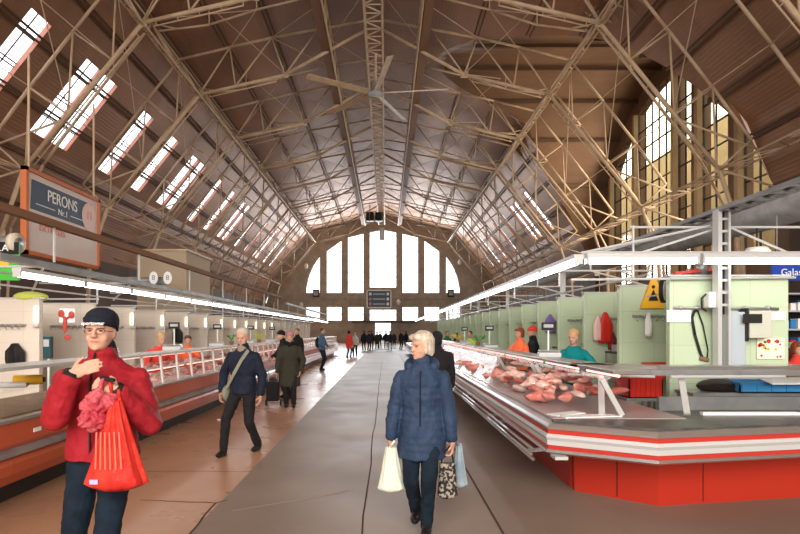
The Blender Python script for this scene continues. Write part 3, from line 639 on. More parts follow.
frame('canopy_frame', 'white tubular canopy frame above the front right counter', [
    ('rail', [((2.4, 6.55, 2.65), (7.5, 6.55, 2.65)), ((3.2, 7.0, 3.05), (7.5, 7.0, 3.05)), ((2.4, 6.9, 2.35), (5.3, 6.9, 2.38))]),
    ('brace', [((2.45, 6.6, 2.66), (4.2, 6.9, 3.05)), ((4.4, 6.9, 3.05), (5.2, 6.9, 2.7)), ((3.2, 6.9, 3.05), (3.2, 6.9, 2.38)), ((4.4, 6.9, 3.05), (3.3, 6.9, 2.7)), ((5.9, 6.6, 2.65), (5.9, 7.0, 3.05)), ((2.45, 6.55, 2.65), (4.35, 8.4, 3.15))])], .016)
for i in range(11):
    y = 8.6+3*i
    frame('canopy_frame', 'white tubular cross frame over the right stalls, %s behind the lit corner' % ORD[i].replace('nearest', 'first'), [
        ('rail', [((2.4, y, 2.66), (4.3, y, 2.66)), ((2.4, y, 2.66), (4.2, y, 3.16))]), ('brace', [((3.3, y, 2.66), (3.3, y, 2.9)), ((2.8, y, 2.66), (2.8, y, 2.4)), ((2.4, y, 2.66), (3.3, y+1.4, 3.0)), ((3.3, y, 2.66), (4.2, y, 2.42))])], .016)
for x, z, nm in ((2.8, 2.72, 'upper'), (3.4, 2.42, 'lower')):
    tag(MB().bar((x, 6.9, z), (x, 42, z), .018, 6).obj('support_rail', 'alu_m'), '%s long tube rail of the right canopy' % nm, 'rail')
def lamp_row(a, b, n, label, group, drop=.0):
    a = V(a); b = V(b); d = (b-a)/n; res = []
    base = None
    for i in range(n):
        p = a+d*i
        if base is None:
            t = thing('fluorescent_lamp', '', 'lamp'); L = d.length; dd = d.normalized(); side = V((-dd.y, dd.x, 0))
            MB().beam(dd*.02, dd*(L-.02), .12, .05).obj('housing', 'alu_m', t)
            MB().bar(dd*.06+V((0, 0, -.055)), dd*(L-.06)+V((0, 0, -.055)), .043, 10).obj('tube', 'lamp', t, True); MB().beam(dd*.02+V((0, 0, -.05)), dd*.05+V((0, 0, -.05)), .1, .09).beam(dd*(L-.05)+V((0, 0, -.05)), dd*(L-.02)+V((0, 0, -.05)), .1, .09).objs('socket', 'alu_m', t); base = t; o = t
        else: o = dup(base)
        o.location = p; o['label'] = label % ORD[i]; o['group'] = group
    return base
lamp_row((2.42, 6.5, 2.6), (6.62, 6.5, 2.6), 3, 'bright fluorescent lamp facing the camera over the right counter, %s from the lit corner', 'fluorescent lamps across the front of the right canopy')
lamp_row((2.36, 6.5, 2.6), (2.36, 42.5, 2.6), 24, 'fluorescent lamp in the row along the right counters, %s from the camera', 'fluorescent lamps along the right counters')
lamp_row((-4.7, 6.76, 2.47), (-4.7, 42.76, 2.47), 24, 'fluorescent lamp in the row along the left counters, %s from the camera', 'fluorescent lamps along the left counters')
# ------------------------------------------------------------------ left stalls
for i in range(20):
    y = 8.5+1.58*i; t = stall_wall(-6.6, -5.5, y, 2.2, 'cream', 'stall_partition', 'cream tiled stall partition on the left, %s from the camera' % ORD[i], 'g', 1)
    if i < 12:
        l = thing('wall_lamp', 'small warm wall lamp on the edge of the %s cream partition' % ORD[i], 'wall lamp', (-5.52, y-.09, 1.95)); MB().box(-.028, .028, -.03, .03, -.13, .13).obj('shade', 'warmlamp', l, bevel=.01); MB().box(-.05, .05, -.04, .04, -.2, -.16).obj('base', 'alu_m', l)
    if i < 9: hook_rail(-6.3, y-.06, 1.78, .6, 6, 'hook rail with metal knobs on the %s cream partition' % ORD[i])
tag(MB().box(-6.7, -6.6, 5.2, 40, 0, 2.18).obj('stall_back_wall', 'cream'), 'long cream tiled wall behind the left hand stalls', 'partition wall')
tag(MB().beam((-4.7, 4.2, 3.2), (-4.7, 24, 3.2), .1, .10).obj('overhead_beam', 'girder'), 'long dark grey beam above the left lamp row', 'beam')
tag(MB().beam((-4.7, 25, 3.0), (-4.7, 42, 3.0), .1, .09).obj('overhead_beam', 'galv'), 'far grey beam continuing above the left lamp row', 'beam')
tag(MB().beam((-4.85, 6.6, 2.62), (-4.85, 42, 2.62), .16, .08).obj('support_rail', 'galv'), 'grey metal channel just above the left fluorescent lamps', 'rail')
for i in range(12):
    y = 7.55+2.6*i
    frame('canopy_frame', 'white tubular hanger frame over the left stalls, %s from the camera' % ORD[i], [('post', [((-4.7, y, 2.66), (-4.7, y, 3.16 if y < 24 else 2.96))]), ('rail', [((-4.85, y, 2.6), (-6.6, y, 2.6)), ((-4.85, y, 2.6), (-5.8, y+1.2, 2.35)), ((-5.5, y, 2.6), (-5.5, y, 2.2)), ((-5.5, y+.05, 2.3), (-6.6, y+.05, 2.3))])], .018)
for x, z, nm in ((-5.5, 2.35, 'lower'), (-6.1, 2.62, 'upper')): tag(MB().bar((x, 4.5, z), (x, 41, z), .016, 6).obj('support_rail', 'alu_m'), '%s long tube rail over the left stalls' % nm, 'rail')

# ------------------------------------------------------------------ counters, right
RY0 = 5.09; UL = 2.6; NU = 14
def bumper_profile(x, sg):      # list of (name, material, polygon in x,z) with the aisle on the -x side for sg=1
    X = lambda d: x+sg*d
    return [('top_rail', 'alu', [(X(.02), .80), (X(.0), .77), (X(.0), .75), (X(.34), .75), (X(.34), .80)]),
            ('red_stripe', 'redstripe', [(X(.01), .75), (X(.01), .705), (X(.34), .705), (X(.34), .75)]),
            ('white_band', 'alu_m', [(X(0), .705), (X(-.015), .675), (X(0), .645), (X(0), .60), (X(.34), .60), (X(.34), .705)]),
            ('red_stripe', 'redstripe', [(X(.01), .60), (X(.01), .56), (X(.34), .56), (X(.34), .60)]),
            ('bottom_rail', 'alu', [(X(-.01), .56), (X(-.02), .535), (X(.03), .51), (X(.34), .51), (X(.34), .56)])]
def right_unit():
    t = thing('display_counter', '', 'display counter')
    for nm, m, poly in bumper_profile(0, 1): MB().prism(poly, 'y', 0, UL).obj(nm, m, t)
    MB().box(.45, 1.45, 0.005, UL-.005, 0, .51).obj('plinth', 'red', t)
    MB().box(.34, 1.45, 0, UL, .51, .8).obj('body', 'whitem', t)
    MB().add([(.07, .01, .80), (.07, UL-.01, .80), (.71, UL-.01, 1.26), (.71, .01, 1.26)], [(0, 1, 2, 3)]).obj('front_glass', 'case_glass', t)
    MB().box(.68, 1.05, 0, UL, 1.26, 1.30).obj('top_shelf', 'alu', t, bevel=.006)
    MB().box(.10, 1.4, .02, UL-.02, .80, .83).obj('display_tray', 'casefloor', t)
    c = MB()
    for y in (.12, UL-.12): c.beam((.62, y, 1.2), (.82, y, .84), .03, .05)
    c.objs('strut', 'alu_m', t)
    MB().bar((.78, .1, 1.235), (.78, UL-.1, 1.235), .014, 8).obj('case_lamp', 'pinklamp', t)
    c = MB()
    for j, (x, z) in enumerate(((-.03, .47), (-.05, .42), (-.03, .37))): c.bar((x, 0, z), (x, UL, z), .018, 8)
    c.objs('bumper_tube', 'alu', t, True); c = MB()
    for y in (.3, UL-.3): c.beam((-.04, y, .40), (.46, y, .44), .03, .04)
    c.objs('bumper_bracket', 'alu_m', t)
    return t
ru = right_unit()
for i in range(NU):
    o = ru if i == 0 else dup(ru); o.location = (1.54, RY0+.12+UL*i, 0); o['label'] = 'red and white glass fronted meat counter on the right, %s unit from the camera' % ORD[i]; o['group'] = 'meat display counters along the right side'
for c in ru.children:
    if c.name.startswith('plinth'): c.location.y = .55; c.scale.y = .785
    if c.name.startswith('bumper_'): c.location.y = .25; c.scale.y = .9
# corner counter
t = thing('corner_counter', 'long red based corner counter with empty dark tray facing the camera', 'display counter')
PL = [(1.54, 5.21), (1.54, 5.09), (2.36, 4.62), (3.80, 4.89), (8.0, 5.68)]       # outer edge in plan
def offset(pl, d):
    out = []
    for i, p in enumerate(pl):
        ns = []
        for a, b in ((pl[i-1], p) if i else (None, None), (p, pl[i+1]) if i < len(pl)-1 else (None, None)):
            if a is None: continue
            e = V((b[0]-a[0], b[1]-a[1])).normalized(); ns.append(V((-e.y, e.x)))
        n = sum(ns, V((0, 0))); n = n/len(ns); n = n/n.length_squared
        out.append((p[0]+n.x*d, p[1]+n.y*d))
    return out
def sweep(poly, pl=PL):        # poly of (inward offset, z)
    c = MB(); n = len(poly); rows = [offset(pl, d) for d, z in poly]; vs = []
    for i in range(len(pl)): vs += [(rows[k][i][0], rows[k][i][1], poly[k][1]) for k in range(n)]
    fs = [tuple(range(n)), tuple(range(len(vs)-1, len(vs)-n-1, -1))]
    for i in range(len(pl)-1):
        for k in range(n): j = (k+1) % n; fs.append((i*n+k, i*n+j, (i+1)*n+j, (i+1)*n+k))
    return c.add(vs, fs)
for nm, m, poly in bumper_profile(0, 1): sweep(poly).obj(nm, m, t)
PP = [(2.01, 5.21), (2.01, 5.66), (2.62, 5.13), (4.18, 5.40), (8.0, 6.1)]
PP = [(1.99, 5.63), (2.62, 5.13), (4.18, 5.40), (8.0, 6.1)]
pc = MB(); b0 = [(x, y) for x, y in PP]; inner = [(8.0, 6.9), (2.99, 6.9), (1.99, 6.9)]; pc.prism(b0+inner[:1]+[(2.99, 6.25), (2.99, 5.9)][:0]+[(8.0, 6.5), (2.4, 6.0), (2.0, 5.7)], 'z', 0, .51)
pc.obj('plinth', 'red', t)
sj = MB()
for (px, py) in ((617, 0), (703, 0)):
    X_ = (px-CX)/F
    for (a, b) in zip(PP, PP[1:]):
        den = (b[1]-a[1])*X_-(b[0]-a[0])
        k = (a[0]-X_*a[1])/den if abs(den) > 1e-6 else -1
        if 0 <= k <= 1: x, y = a[0]+(b[0]-a[0])*k, a[1]+(b[1]-a[1])*k; sj.box(x-.004, x+.004, y-.004, y+.05, .02, .5)
sj.obj('panel_joint', 'black', t)
fe = MB()
for px, py in ((560, 448), (632, 466), (680, 467), (711, 466), (745, 464)):
    q = at(px, py-2, 5.0); fe.box(q.x-.06, q.x+.06, 4.95, 5.1, .485, .515)
fe.objs('foot_clip', 'alu_m', t)
sweep([(.34, .51), (.34, .8), (.9, .8), (.9, .51)]).obj('body', 'whitem', t)
sweep([(.08, .80), (1.0, .80), (1.0, .82), (.08, .82)]).obj('display_tray', 'tray', t)
g_ = MB(); r0, r1 = offset(PL, .06), offset(PL, .71)
for a in range(1, len(PL)-1): g_.add([(*r0[a], .80), (*r0[a+1], .80), (*r1[a+1], 1.26), (*r1[a], 1.26)], [(0, 1, 2, 3)])
g_.obj('front_glass', 'case_glass', t)
SH = [(2.22, 5.9), (2.24, 5.98), (2.98, 5.78), (8.0, 5.9)]
TS = [(2.22, 6.2), (2.96, 5.82), (8.0, 5.84)]
MB().prism(TS+[(8.0, 6.12), (3.02, 6.12), (2.6, 6.4), (2.22, 6.4)], 'z', 1.265, 1.30).obj('top_shelf', 'alu', t)
MB().prism([(2.24, 6.18), (2.97, 5.80), (8.0, 5.82), (8.0, 5.85), (3.0, 5.84), (2.27, 6.2)], 'z', 1.20, 1.262).obj('shelf_edge', 'galv', t)
MB().bar((2.15, 6.3, 1.17), (2.85, 5.65, 1.2), .014, 8).bar((3.0, 5.62, 1.2), (4.25, 5.68, 1.2), .016, 8).obj('shelf_tube', 'alu_m', t)
c = MB()
for px in (598, 678): q = at(px, 376, 5.75); c.beam((q.x+.03, q.y, 1.2), (q.x-.1, q.y-.35, .84), .06, .03)
c.objs('strut', 'alu_m', t)
MB().box(3.0, 8, 5.85, 5.9, .8, .96).obj('rear_ledge', 'galv', t)
for i, (px, py, yy, wd, dp, a) in enumerate(((590, 408, 5.35, .30, .16, .15), (566, 409, 5.5, .2, .15, .5))):
    q = at(px, py, yy); o = MB().box(-wd, wd, -dp/2, dp/2, 0, .012).obj('paper_sheet', 'paper', loc=(q.x, yy, .825)); o.rotation_euler = (0, 0, a); tag(o, ['large white paper sheet lying in the corner counter', 'smaller white paper sheet left of the large sheet'][i], 'paper')
q = at(760, 403, 5.35); o = MB().box(-.5, .5, -.03, .03, 0, .03).obj('price_rail', 'whitem', loc=(q.x, 5.5, .82)); tag(o, 'long white price rail lying across the empty dark tray', 'rail')
# worktop behind the corner case with crates
t = thing('work_table', 'steel work table between the corner counter and the green wall', 'table', (5.3, 6.45, 0)); MB().box(-1.7, 2.2, -.2, .2, .92, .96).obj('tabletop', 'galv', t)
for x, y in ((-1.65, -.17), (-1.65, .17), (2.1, -.17), (2.1, .17)): MB().box(x-.025, x+.025, y-.025, y+.025, 0, .92).obj('leg', 'galv', t)
def crate(x, y, z, wx, wy, h, m, label, name='crate'):
    t = thing(name, label, 'crate', (x, y, z)); c = MB(); w_ = .015
    c.box(-wx, wx, -wy, wy, 0, w_).box(-wx, wx, -wy, -wy+w_, 0, h).box(-wx, wx, wy-w_, wy, 0, h).box(-wx, -wx+w_, -wy, wy, 0, h).box(wx-w_, wx, -wy, wy, 0, h); c.obj('shell', m, t)
    c = MB(); c.box(-wx-.012, wx+.012, -wy-.012, -wy, h-.03, h).box(-wx-.012, wx+.012, wy, wy+.012, h-.03, h).box(-wx-.012, -wx, -wy, wy, h-.03, h).box(wx, wx+.012, -wy, wy, h-.03, h)
    for i in range(7): q = -wx+.03+i*(2*wx-.06)/6; c.box(q-.006, q+.006, -wy-.01, -wy, .02, h-.03)
    c.obj('rim', m, t); return t
q = at(648, 392, 6.5); crate(q.x, 6.75, .86, .21, .2, .27, 'redp', 'red plastic crate behind the corner counter')
MB_ = thing('crate_stand', 'steel stand holding the red crate behind the corner counter', 'stand', (q.x, 6.75, 0)); MB().box(-.24, .24, -.2, .2, .82, .86).obj('top', 'galv', MB_)
for x in (-.22, .22):
    for y in (-.17, .17): MB().box(x-.015, x+.015, y-.015, y+.015, 0, .82).obj('leg', 'galv', MB_)
crate(at(762, 0, 6.5).x+.1, 6.42, .96, .55, .19, .13, 'blue', 'long blue plastic tray on the work table'); 
o = MB().box(-.6, .6, -.12, .12, 0, .012).obj('paper_sheet', 'paper', loc=(5.0, 6.2, 1.10)); o.rotation_euler = (R(12), 0, .02); tag(o, 'white paper sheet over the blue tray edge', 'paper')
c = MB(); c.sph((at(718, 0, 6.45).x, 6.45, 1.02), .26, .16, .09); tag(c.obj('plastic_bag', 'black', smooth=True), 'black plastic bag lying beside the blue tray', 'bag')
t = thing('serving_tray', 'brown wooden board behind the blue tray', 'tray', (5.35, 6.65, 1.1)); MB().box(-.4, .4, -.12, .12, 0, .03).obj('board', 'wood', t)

# meat, base shapes
def blob(name, m, sx, sy, sz, seed, n=12):
    rnd = random.Random(seed); c = MB(); c.sph((0, 0, 0), 1, 1, 1, n, 7); ph = [rnd.uniform(0, 6) for _ in range(6)]
    c.v = [(x*sx*(1+.25*math.sin(3*y+ph[0])+.15*math.sin(5*z+ph[1]+4*x)), y*sy*(1+.25*math.sin(3*x+ph[2])+.12*math.sin(6*z+ph[3])), z*sz*(1+.3*math.sin(4*x+ph[4])*math.sin(3*y+ph[5]))) for x, y, z in c.v]
    return c.obj(name, m, smooth=True)
MEATS = []
for i in range(8): MEATS.append(blob('meat_cut', ['meat', 'meat_b', 'meat_b', 'meat', 'meat_c', 'meat_b', 'meat', 'meat_b'][i], random.uniform(.07, .14), random.uniform(.045, .08), random.uniform(.03, .05), i))
used = set()
def put_meat(x, y, z, label, group, sc=1):
    b = random.choice(MEATS); o = b if b.name not in used else b.copy()
    if b.name in used: COL.objects.link(o)
    used.add(b.name); label = label.replace('MC', {'raw_red_meat': 'raw red', 'raw_pink_meat': 'raw pink marbled', 'dark_raw_meat': 'dark red'}[b.data.materials[0].name]); o.location = (x, y, z); o.rotation_euler = (random.uniform(-.3, .3), random.uniform(-.3, .3), random.uniform(0, 6.28)); s_ = random.uniform(.8, 1.25)*sc; o.scale = (s_, s_, s_); tag(o, label, 'meat', group)
for i in range(150):
    y = 5.9+18*(i/150)**1.35; x = random.uniform(1.74, 2.75)
    put_meat(x, y+random.uniform(-.1, .1), .875+max(0, x-1.8)*.22+random.uniform(0, .05)+(.03 if y > 8.5 else 0), '%s meat cut lying in the %s right hand glass counter from the camera' % ('MC', ORD[max(0, int((y-RY0)/UL))]), 'meat cuts in the right counters', 1+max(0, y-9)*.03)
for i in range(55):
    x = random.uniform(1.9, 2.65); y = random.uniform(6.5, 8.2)
    put_meat(x, y, .95+(x-1.9)*.2+random.uniform(0, .08), '%s meat cut on the tall heap in the nearest right glass counter' % 'MC', 'heaped meat in the nearest right counter')
for i in range(12):
    y = 9.0+2.1*i; s_ = crate(2.3+.2*math.sin(i*2.1), y, .84+.03*(i % 3), .24, .16, .06, 'casefloor', 'shallow grey meat tray with painted-in pink light in the right counters, %s from the camera' % ORD[i], 'meat_tray'); s_['category'] = 'tray'; s_.rotation_euler = (0, R(-12), .2*math.sin(i))

# ------------------------------------------------------------------ counters, left
LY0 = 3.3; NLU = 14
def left_unit(near):
    t = thing('display_counter', '', 'display counter'); U = 2.6
    MB().box(-1.2, -.28, 0, U, 0, .26).obj('plinth', 'dark', t)
    MB().prism([(-.30, .22), (-.06, .24), (0, .34), (.015, .44), (-.02, .50), (-1.2, .50), (-1.2, .22)], 'y', .003, U-.003).obj('lower_band', 'orange', t)
    MB().prism([(-.02, .50), (.03, .515), (.03, .56), (-.02, .58), (-1.2, .58), (-1.2, .5)], 'y', 0, U).obj('bumper_strip', 'galv', t)
    MB().prism([(-.02, .58), (0, .62), (-.03, .82), (-1.2, .82), (-1.2, .58)], 'y', .003, U-.003).obj('upper_band', 'orange', t)
    MB().box(-1.2, -.01, 0, U, .82, .855).obj('top_rail', 'alu', t, bevel=.004)
    MB().add([(-.09, .02, .855), (-.09, U-.02, .855), (-.14, U-.02, 1.30), (-.14, .02, 1.30)], [(0, 1, 2, 3)]).obj('front_glass', 'case_glass', t)
    MB().box(-.58, -.11, 0, U, 1.30, 1.335).obj('top_shelf', 'alu_m', t, bevel=.004)
    c = MB()
    n = 4 if not near else 1
    for j in range(n): y = U*(j+.5)/n; c.beam((-.085, y, .85), (-.135, y, 1.31), .045, .03)
    c.objs('post', 'whitem', t)
    MB().box(-.7, -.3, .03, U-.03, 1.06, 1.08).obj('glass_shelf', 'case_glass' if near else 'whitetray', t)
    MB().box(-1.15, -.12, .03, U-.03, .855, .87).obj('display_tray', 'wood' if near else 'whitetray', t)
    if not near: MB().bar((-.32, .1, 1.285), (-.32, U-.1, 1.285), .014, 8).bar((-.34, .1, 1.05), (-.34, U-.1, 1.05), .01, 8).obj('case_lamp', 'pinklamp', t)
    return t
lu = left_unit(False); ln = left_unit(True)
for i in range(NLU):
    if i < 2: o = ln if i == 0 else dup(ln)
    else: o = lu if i == 2 else dup(lu)
    o.location = (-3.5, LY0-.9+2.6*i, 0); o['label'] = ('orange banded counter with an empty glass case on the left, %s unit' if i < 2 else 'orange banded meat counter with white posts on the left, %s unit') % ORD[i]; o['group'] = 'display counters along the left side'
for i in range(95):
    y = 7.8+13*(i/95)**1.3; lv = i % 3 == 0
    put_meat((-3.98 if lv else random.uniform(-4.3, -3.72)), y, 1.115 if lv else .91, '%s meat cut on the %s of the %s left hand glass counter' % ('MC', 'upper shelf' if lv else 'tray', ORD[int((y-LY0+.9)/2.6)]), 'meat cuts in the left counters', .75 if lv else .95)
tag(MB().box(-.055, .055, -.004, .004, -.02, .02).obj('counter_sticker', 'paper', loc=tuple(at(37, 439, 5.35)+V((.05, 0, 0)))), 'small white and blue sticker on the orange counter band', 'sticker')
o = bpy.data.objects['counter_sticker']; o.location = (-3.499, 5.35, .70); o.rotation_euler = (0, 0, R(90))
q = at(42, 385, 6.3)
t = thing('paper_roll', 'yellow roll lying inside the near left counter', 'roll', (-4.0, 5.9, 1.14)); MB().bar((-.12, 0, 0), (.14, .1, 0), .055, 16).obj('roll', 'yellow', t, True); MB().bar((.14, .1, 0), (.16, .105, 0), .03, 12).obj('core', 'black', t)
t = thing('paper_roll', 'white cling film roll in front of the yellow roll', 'roll', (-3.95, 5.62, 1.115)); MB().bar((-.14, 0, 0), (.12, .06, 0), .032, 14).obj('roll', 'whitetray', t, True); MB().bar((.12, .06, 0), (.135, .063, 0), .018, 12).obj('core', 'wood', t)
def scale_(x, y, z, label, rz=0):
    t = thing('weighing_scale', label, 'scale', (x, y, z), rz); MB().box(-.16, .16, -.14, .14, 0, .07).obj('base', 'alu_m', t, bevel=.01); MB().box(-.15, .15, -.13, .13, .085, .1).obj('pan', 'alu', t, bevel=.005); MB().bar((0, .14, .03), (0, .14, .42), .014, 8).obj('pole', 'whitem', t); MB().box(-.1, .1, .11, .16, .40, .52).obj('display', 'dark', t, bevel=.01); MB().box(-.07, .07, .105, .11, .44, .49).obj('display_panel', 'grey', t); return t
for i, (x, y, z, s_, rz) in enumerate(((-4.0, 7.6, 1.335, 'black and silver weighing scale behind the red jacketed shopper', .3), (-4.0, 10.0, 1.335, 'weighing scale between the two left vendors', .2), (-4.0, 12.6, 1.335, 'weighing scale beside the vendor in orange vest', .2), (2.45, 8.0, 1.30, 'weighing scale on the counter in front of the teal vendor', -.2), (2.45, 12.5, 1.30, 'weighing scale left of the vendor in orange sleeves', 0), (2.45, 16.5, 1.30, 'weighing scale beside the yellow vested vendor', 0), (-4.0, 15.6, 1.335, 'weighing scale on the left counter near the pink beret woman', 0), (-4.0, 18.6, 1.335, 'weighing scale farthest along the left counter', 0))): scale_(x, y, z, s_, rz)
# things standing on the worktops
def bowl_plant(x, y, z, label, m, n=18, r=.12):
    t = thing('potted_herb', label, 'plant', (x, y, z)); MB().bar((0, 0, 0), (0, 0, .1), .05, 12, r_b=.07).obj('pot', 'wood', t); rnd = random.Random(n); c = MB()
    for i in range(n): a = rnd.uniform(0, 6.3); d = V((math.cos(a), math.sin(a), 0)); c.path([V((0, 0, .1)), d*r*.5+V((0, 0, .18)), d*r+V((0, 0, .22+rnd.uniform(-.04, .08)))], .006, 4); c.sph(d*r+V((0, 0, .23)), .03, .03, .012, 6, 4)
    c.obj('leaves', m, t); return t
lf = mat('herb_green', (.10, .28, .04), .6); yf = mat('yellow_green_leaf', (.55, .60, .08), .6)
bowl_plant(-4.0, 13.8, 1.335, 'bunch of green herbs on the left counter', lf); bowl_plant(-4.0, 16.8, 1.335, 'yellow green bouquet on the left counter', yf, 24, .22); bowl_plant(2.5, 18.6, 1.3, 'yellow flowers standing on the far right counter', mat('yellow_petal', (.8, .6, .05), .6), 26, .25); bowl_plant(2.5, 14.5, 1.3, 'dark green plant on the right counter', lf, 22, .2)
t = thing('marking_pole', 'white pole with dark price display on the near left counter', 'pole', (-4.27, 6.75, 1.04)); MB().bar((0, 0, -.2), (0, 0, .58), .016, 8).obj('pole', 'whitem', t); MB().box(-.05, .05, -.05, .02, .30, .58).obj('display', mat('teal_black', (.02, .06, .07), .3), t, bevel=.01); MB().box(-.035, .035, -.055, -.05, .45, .54).obj('display_panel', 'grey', t)
t = thing('lobster_sign', 'red and white lobster picture on the cream partition', 'picture', at(67, 325, 8.437)); MB().box(-.12, .12, 0, .02, .04, .26).obj('sheet', 'paper', t); c = MB().sph((-.02, -.02, 0), .035, .02, .14).sph((.02, -.02, -.2), .06, .015, .04).sph((-.08, -.02, .18), .05, .015, .06).sph((.08, -.02, .16), .05, .015, .06).bar((-.02, -.02, .08), (-.07, -.02, .17), .015).bar((-.02, -.02, .08), (.07, -.02, .15), .015); c.obj('lobster', mat('brick_red_print', (.42, .06, .05), .6), t, True)
hanging_cloth('cloth_bag', 'black bag hanging on a cream partition behind the near left counter', 'bag', at(16, 355, 8.4).x, 8.49, at(0, 344, 8.4).z, .30, .34, 'black', 8, .1)
hanging_cloth('cloth_bag', 'black jacket hanging on a cream partition behind the left vendors', 'jacket', at(180, 333, 14.6).x, 14.55, at(0, 327, 14.6).z, .28, .42, 'black', 9, .1)
for i in range(7):
    y = 8.7+1.5*i; t = thing('shelf_rack', 'dark tray rack against the green wall, %s stall from the front' % ORD[i].replace('nearest', 'first'), 'rack', (4.2, y+.5, 0))
    MB().box(-.3, .25, -.3, .3, 1.30, 1.33).obj('shelf', 'dark', t); MB().box(-.3, .25, -.3, .3, .8, .83).obj('shelf', 'galv', t); MB().box(-.22, .15, -.2, .2, 1.33, 1.45).obj('tray', 'galv', t)
    for a in (-.28, .23):
        for b in (-.28, .28): MB().box(a-.015, a+.015, b-.015, b+.015, 0, 1.3).obj('leg', 'galv', t)
crate(at(683, 0, 8.5).x-.55, 8.0, 1.05, .25, .18, .16, 'redp', 'low red crate in front of the yellow caution sign'); t = thing('crate_stand', 'steel stand holding the low red crate', 'stand', (at(683, 0, 8.5).x-.55, 8.0, 0)); MB().box(-.27, .27, -.2, .2, 1.01, 1.05).obj('top', 'galv', t)
for x in (-.25, .25):
    for y in (-.18, .18): MB().box(x-.015, x+.015, y-.015, y+.015, 0, 1.01).obj('leg', 'galv', t)
# blue sign and shelves at the right edge
q = at(788, 271, 9.6); t = thing('hanging_sign', 'blue stall sign with white italic lettering at the right edge', 'sign', (q.x+.2, 9.6, q.z)); MB().box(-.5, .6, -.02, .02, -.17, .17).obj('panel', mat('royal_blue', (.02, .06, .38), .4), t); text('Gaļas nams', .17, 'whitem', t, (.04, -.03, -.03), (R(90), 0, 0)); MB().box(-.4, .3, -.026, -.02, .1, .115).obj('line', 'redp', t); MB().bar((-.4, 0, .17), (-.4, 0, 1.0), .012).bar((.5, 0, .17), (.5, 0, 1.0), .012).objs('hanger', 'galv', t)
t = thing('shelf_rack', 'dark shelves of small goods at the right edge behind the green wall', 'rack', (7.9, 10.2, 0)); MB().box(-.8, .9, .2, .25, 0, 2.4).obj('back_panel', 'dark', t)
for z in (1.0, 1.35, 1.7, 2.05, 2.38): MB().box(-.8, .9, -.15, .2, z, z+.03).obj('shelf', 'alu_m', t)
for z in (1.03, 1.38, 1.73, 2.08):
    for j in range(12): c = MB().box(-.05, .05, -.1, .1, 0, random.uniform(.12, .24)); mm = random.choice(['blue', 'whitetray', 'grey', 'blue', 'redp']); tag(c.obj('goods_box', mm, loc=(7.9-.74+.14*j, 10.2, z)), '%s packet, %s from the left on the %s dark shelf at the right edge' % ({'redp': 'red', 'whitetray': 'white'}.get(mm, mm), ORD[j].replace('nearest', 'first'), {1.03: 'bottom', 1.38: 'second', 1.73: 'third', 2.08: 'top'}[z]), 'packet', 'packets on the right edge shelves')
q = at(793, 352, 8.5); t = thing('red_bench', 'red and white striped counter end at the right edge', 'counter', (q.x+.35, 8.6, 0)); MB().box(-.5, 1.2, -.3, .3, 0, 1.3).obj('body', 'redstripe', t); MB().box(-.52, 1.2, -.32, .32, 1.42, 1.5).obj('top', 'whitem', t); MB().box(-.5, 1.2, -.3, .3, 1.3, 1.42).obj('band', 'redp', t)
t = thing('pendant_lamp', 'small white reflector lamp hanging above the right end of the green wall', 'lamp', (4.87, 7.0, 2.66)); MB().bar((0, 0, 0), (0, 0, .12), .2, 16, r_b=.12).obj('shade', 'whitem', t, True); MB().bar((0, 0, .12), (0, 0, .38), .01).obj('cord', 'dark', t)
t = thing('red_canister', 'red canister standing on top of the front green wall', 'canister', (at(702, 0, 7).x, 7.0, 2.42)); MB().bar((0, 0, 0), (0, 0, .2), .06, 16).obj('body', 'galv', t, True); MB().bar((0, 0, .2), (0, 0, .24), .045, 16).obj('lid', 'redp', t)
o = MB().beam((0, 0, 0), (.5, .02, .06), .08, .04).obj('red_tool', 'redp', loc=(at(674, 0, 7).x, 7.0, 2.44)); tag(o, 'red folded tool lying on top of the front green wall', 'tool')
o = MB().box(-.03, .03, -.02, .02, 0, .02).obj('litter', 'paper', loc=fl(219, 420)+(0,)); tag(o, 'small white scrap of litter on the floor by the left counter', 'litter')

# ------------------------------------------------------------------ people
HP = [(0, .028, .060, .0), (.06, .042, .078, -.02), (.16, .053, .084, -.045), (.3, .063, .083, -.07), (.42, .069, .081, -.085), (.5, .071, .078, -.092), (.6, .073, .085, -.098), (.74, .072, .082, -.098), (.86, .062, .066, -.085), (.95, .042, .040, -.06), (1.0, .015, .01, -.03)]
def head_mesh(c, T, sc, grow=0, lo=0, hi=1.01, front=1.0):
    rings = []
    for (f, w_, fr, bk) in HP:
        if f < lo or f > hi: continue
        w2 = w_*1.09+grow; f2 = fr*front+grow; b2 = bk-grow; z = (f-.45)*.235*(1+grow*4); cy = -(f2+b2)/2; ry = (f2-b2)/2
        rings.append([T @ V((w2*math.cos(2*math.pi*i/20)*sc, (cy+ry*math.sin(2*math.pi*i/20))*sc, z*sc)) for i in range(20)])
    c.loft(rings)
def ik(a, b, l1, l2, pole):
    a, b = V(a), V(b); d = b-a; L = min(d.length, (l1+l2)*.999); d.normalize(); b = a+d*L
    x = (l1*l1-l2*l2+L*L)/(2*L); h = math.sqrt(max(0, l1*l1-x*x)); p = V(pole); p = p-d*p.dot(d); p.normalize(); return a+d*x+p*h, b
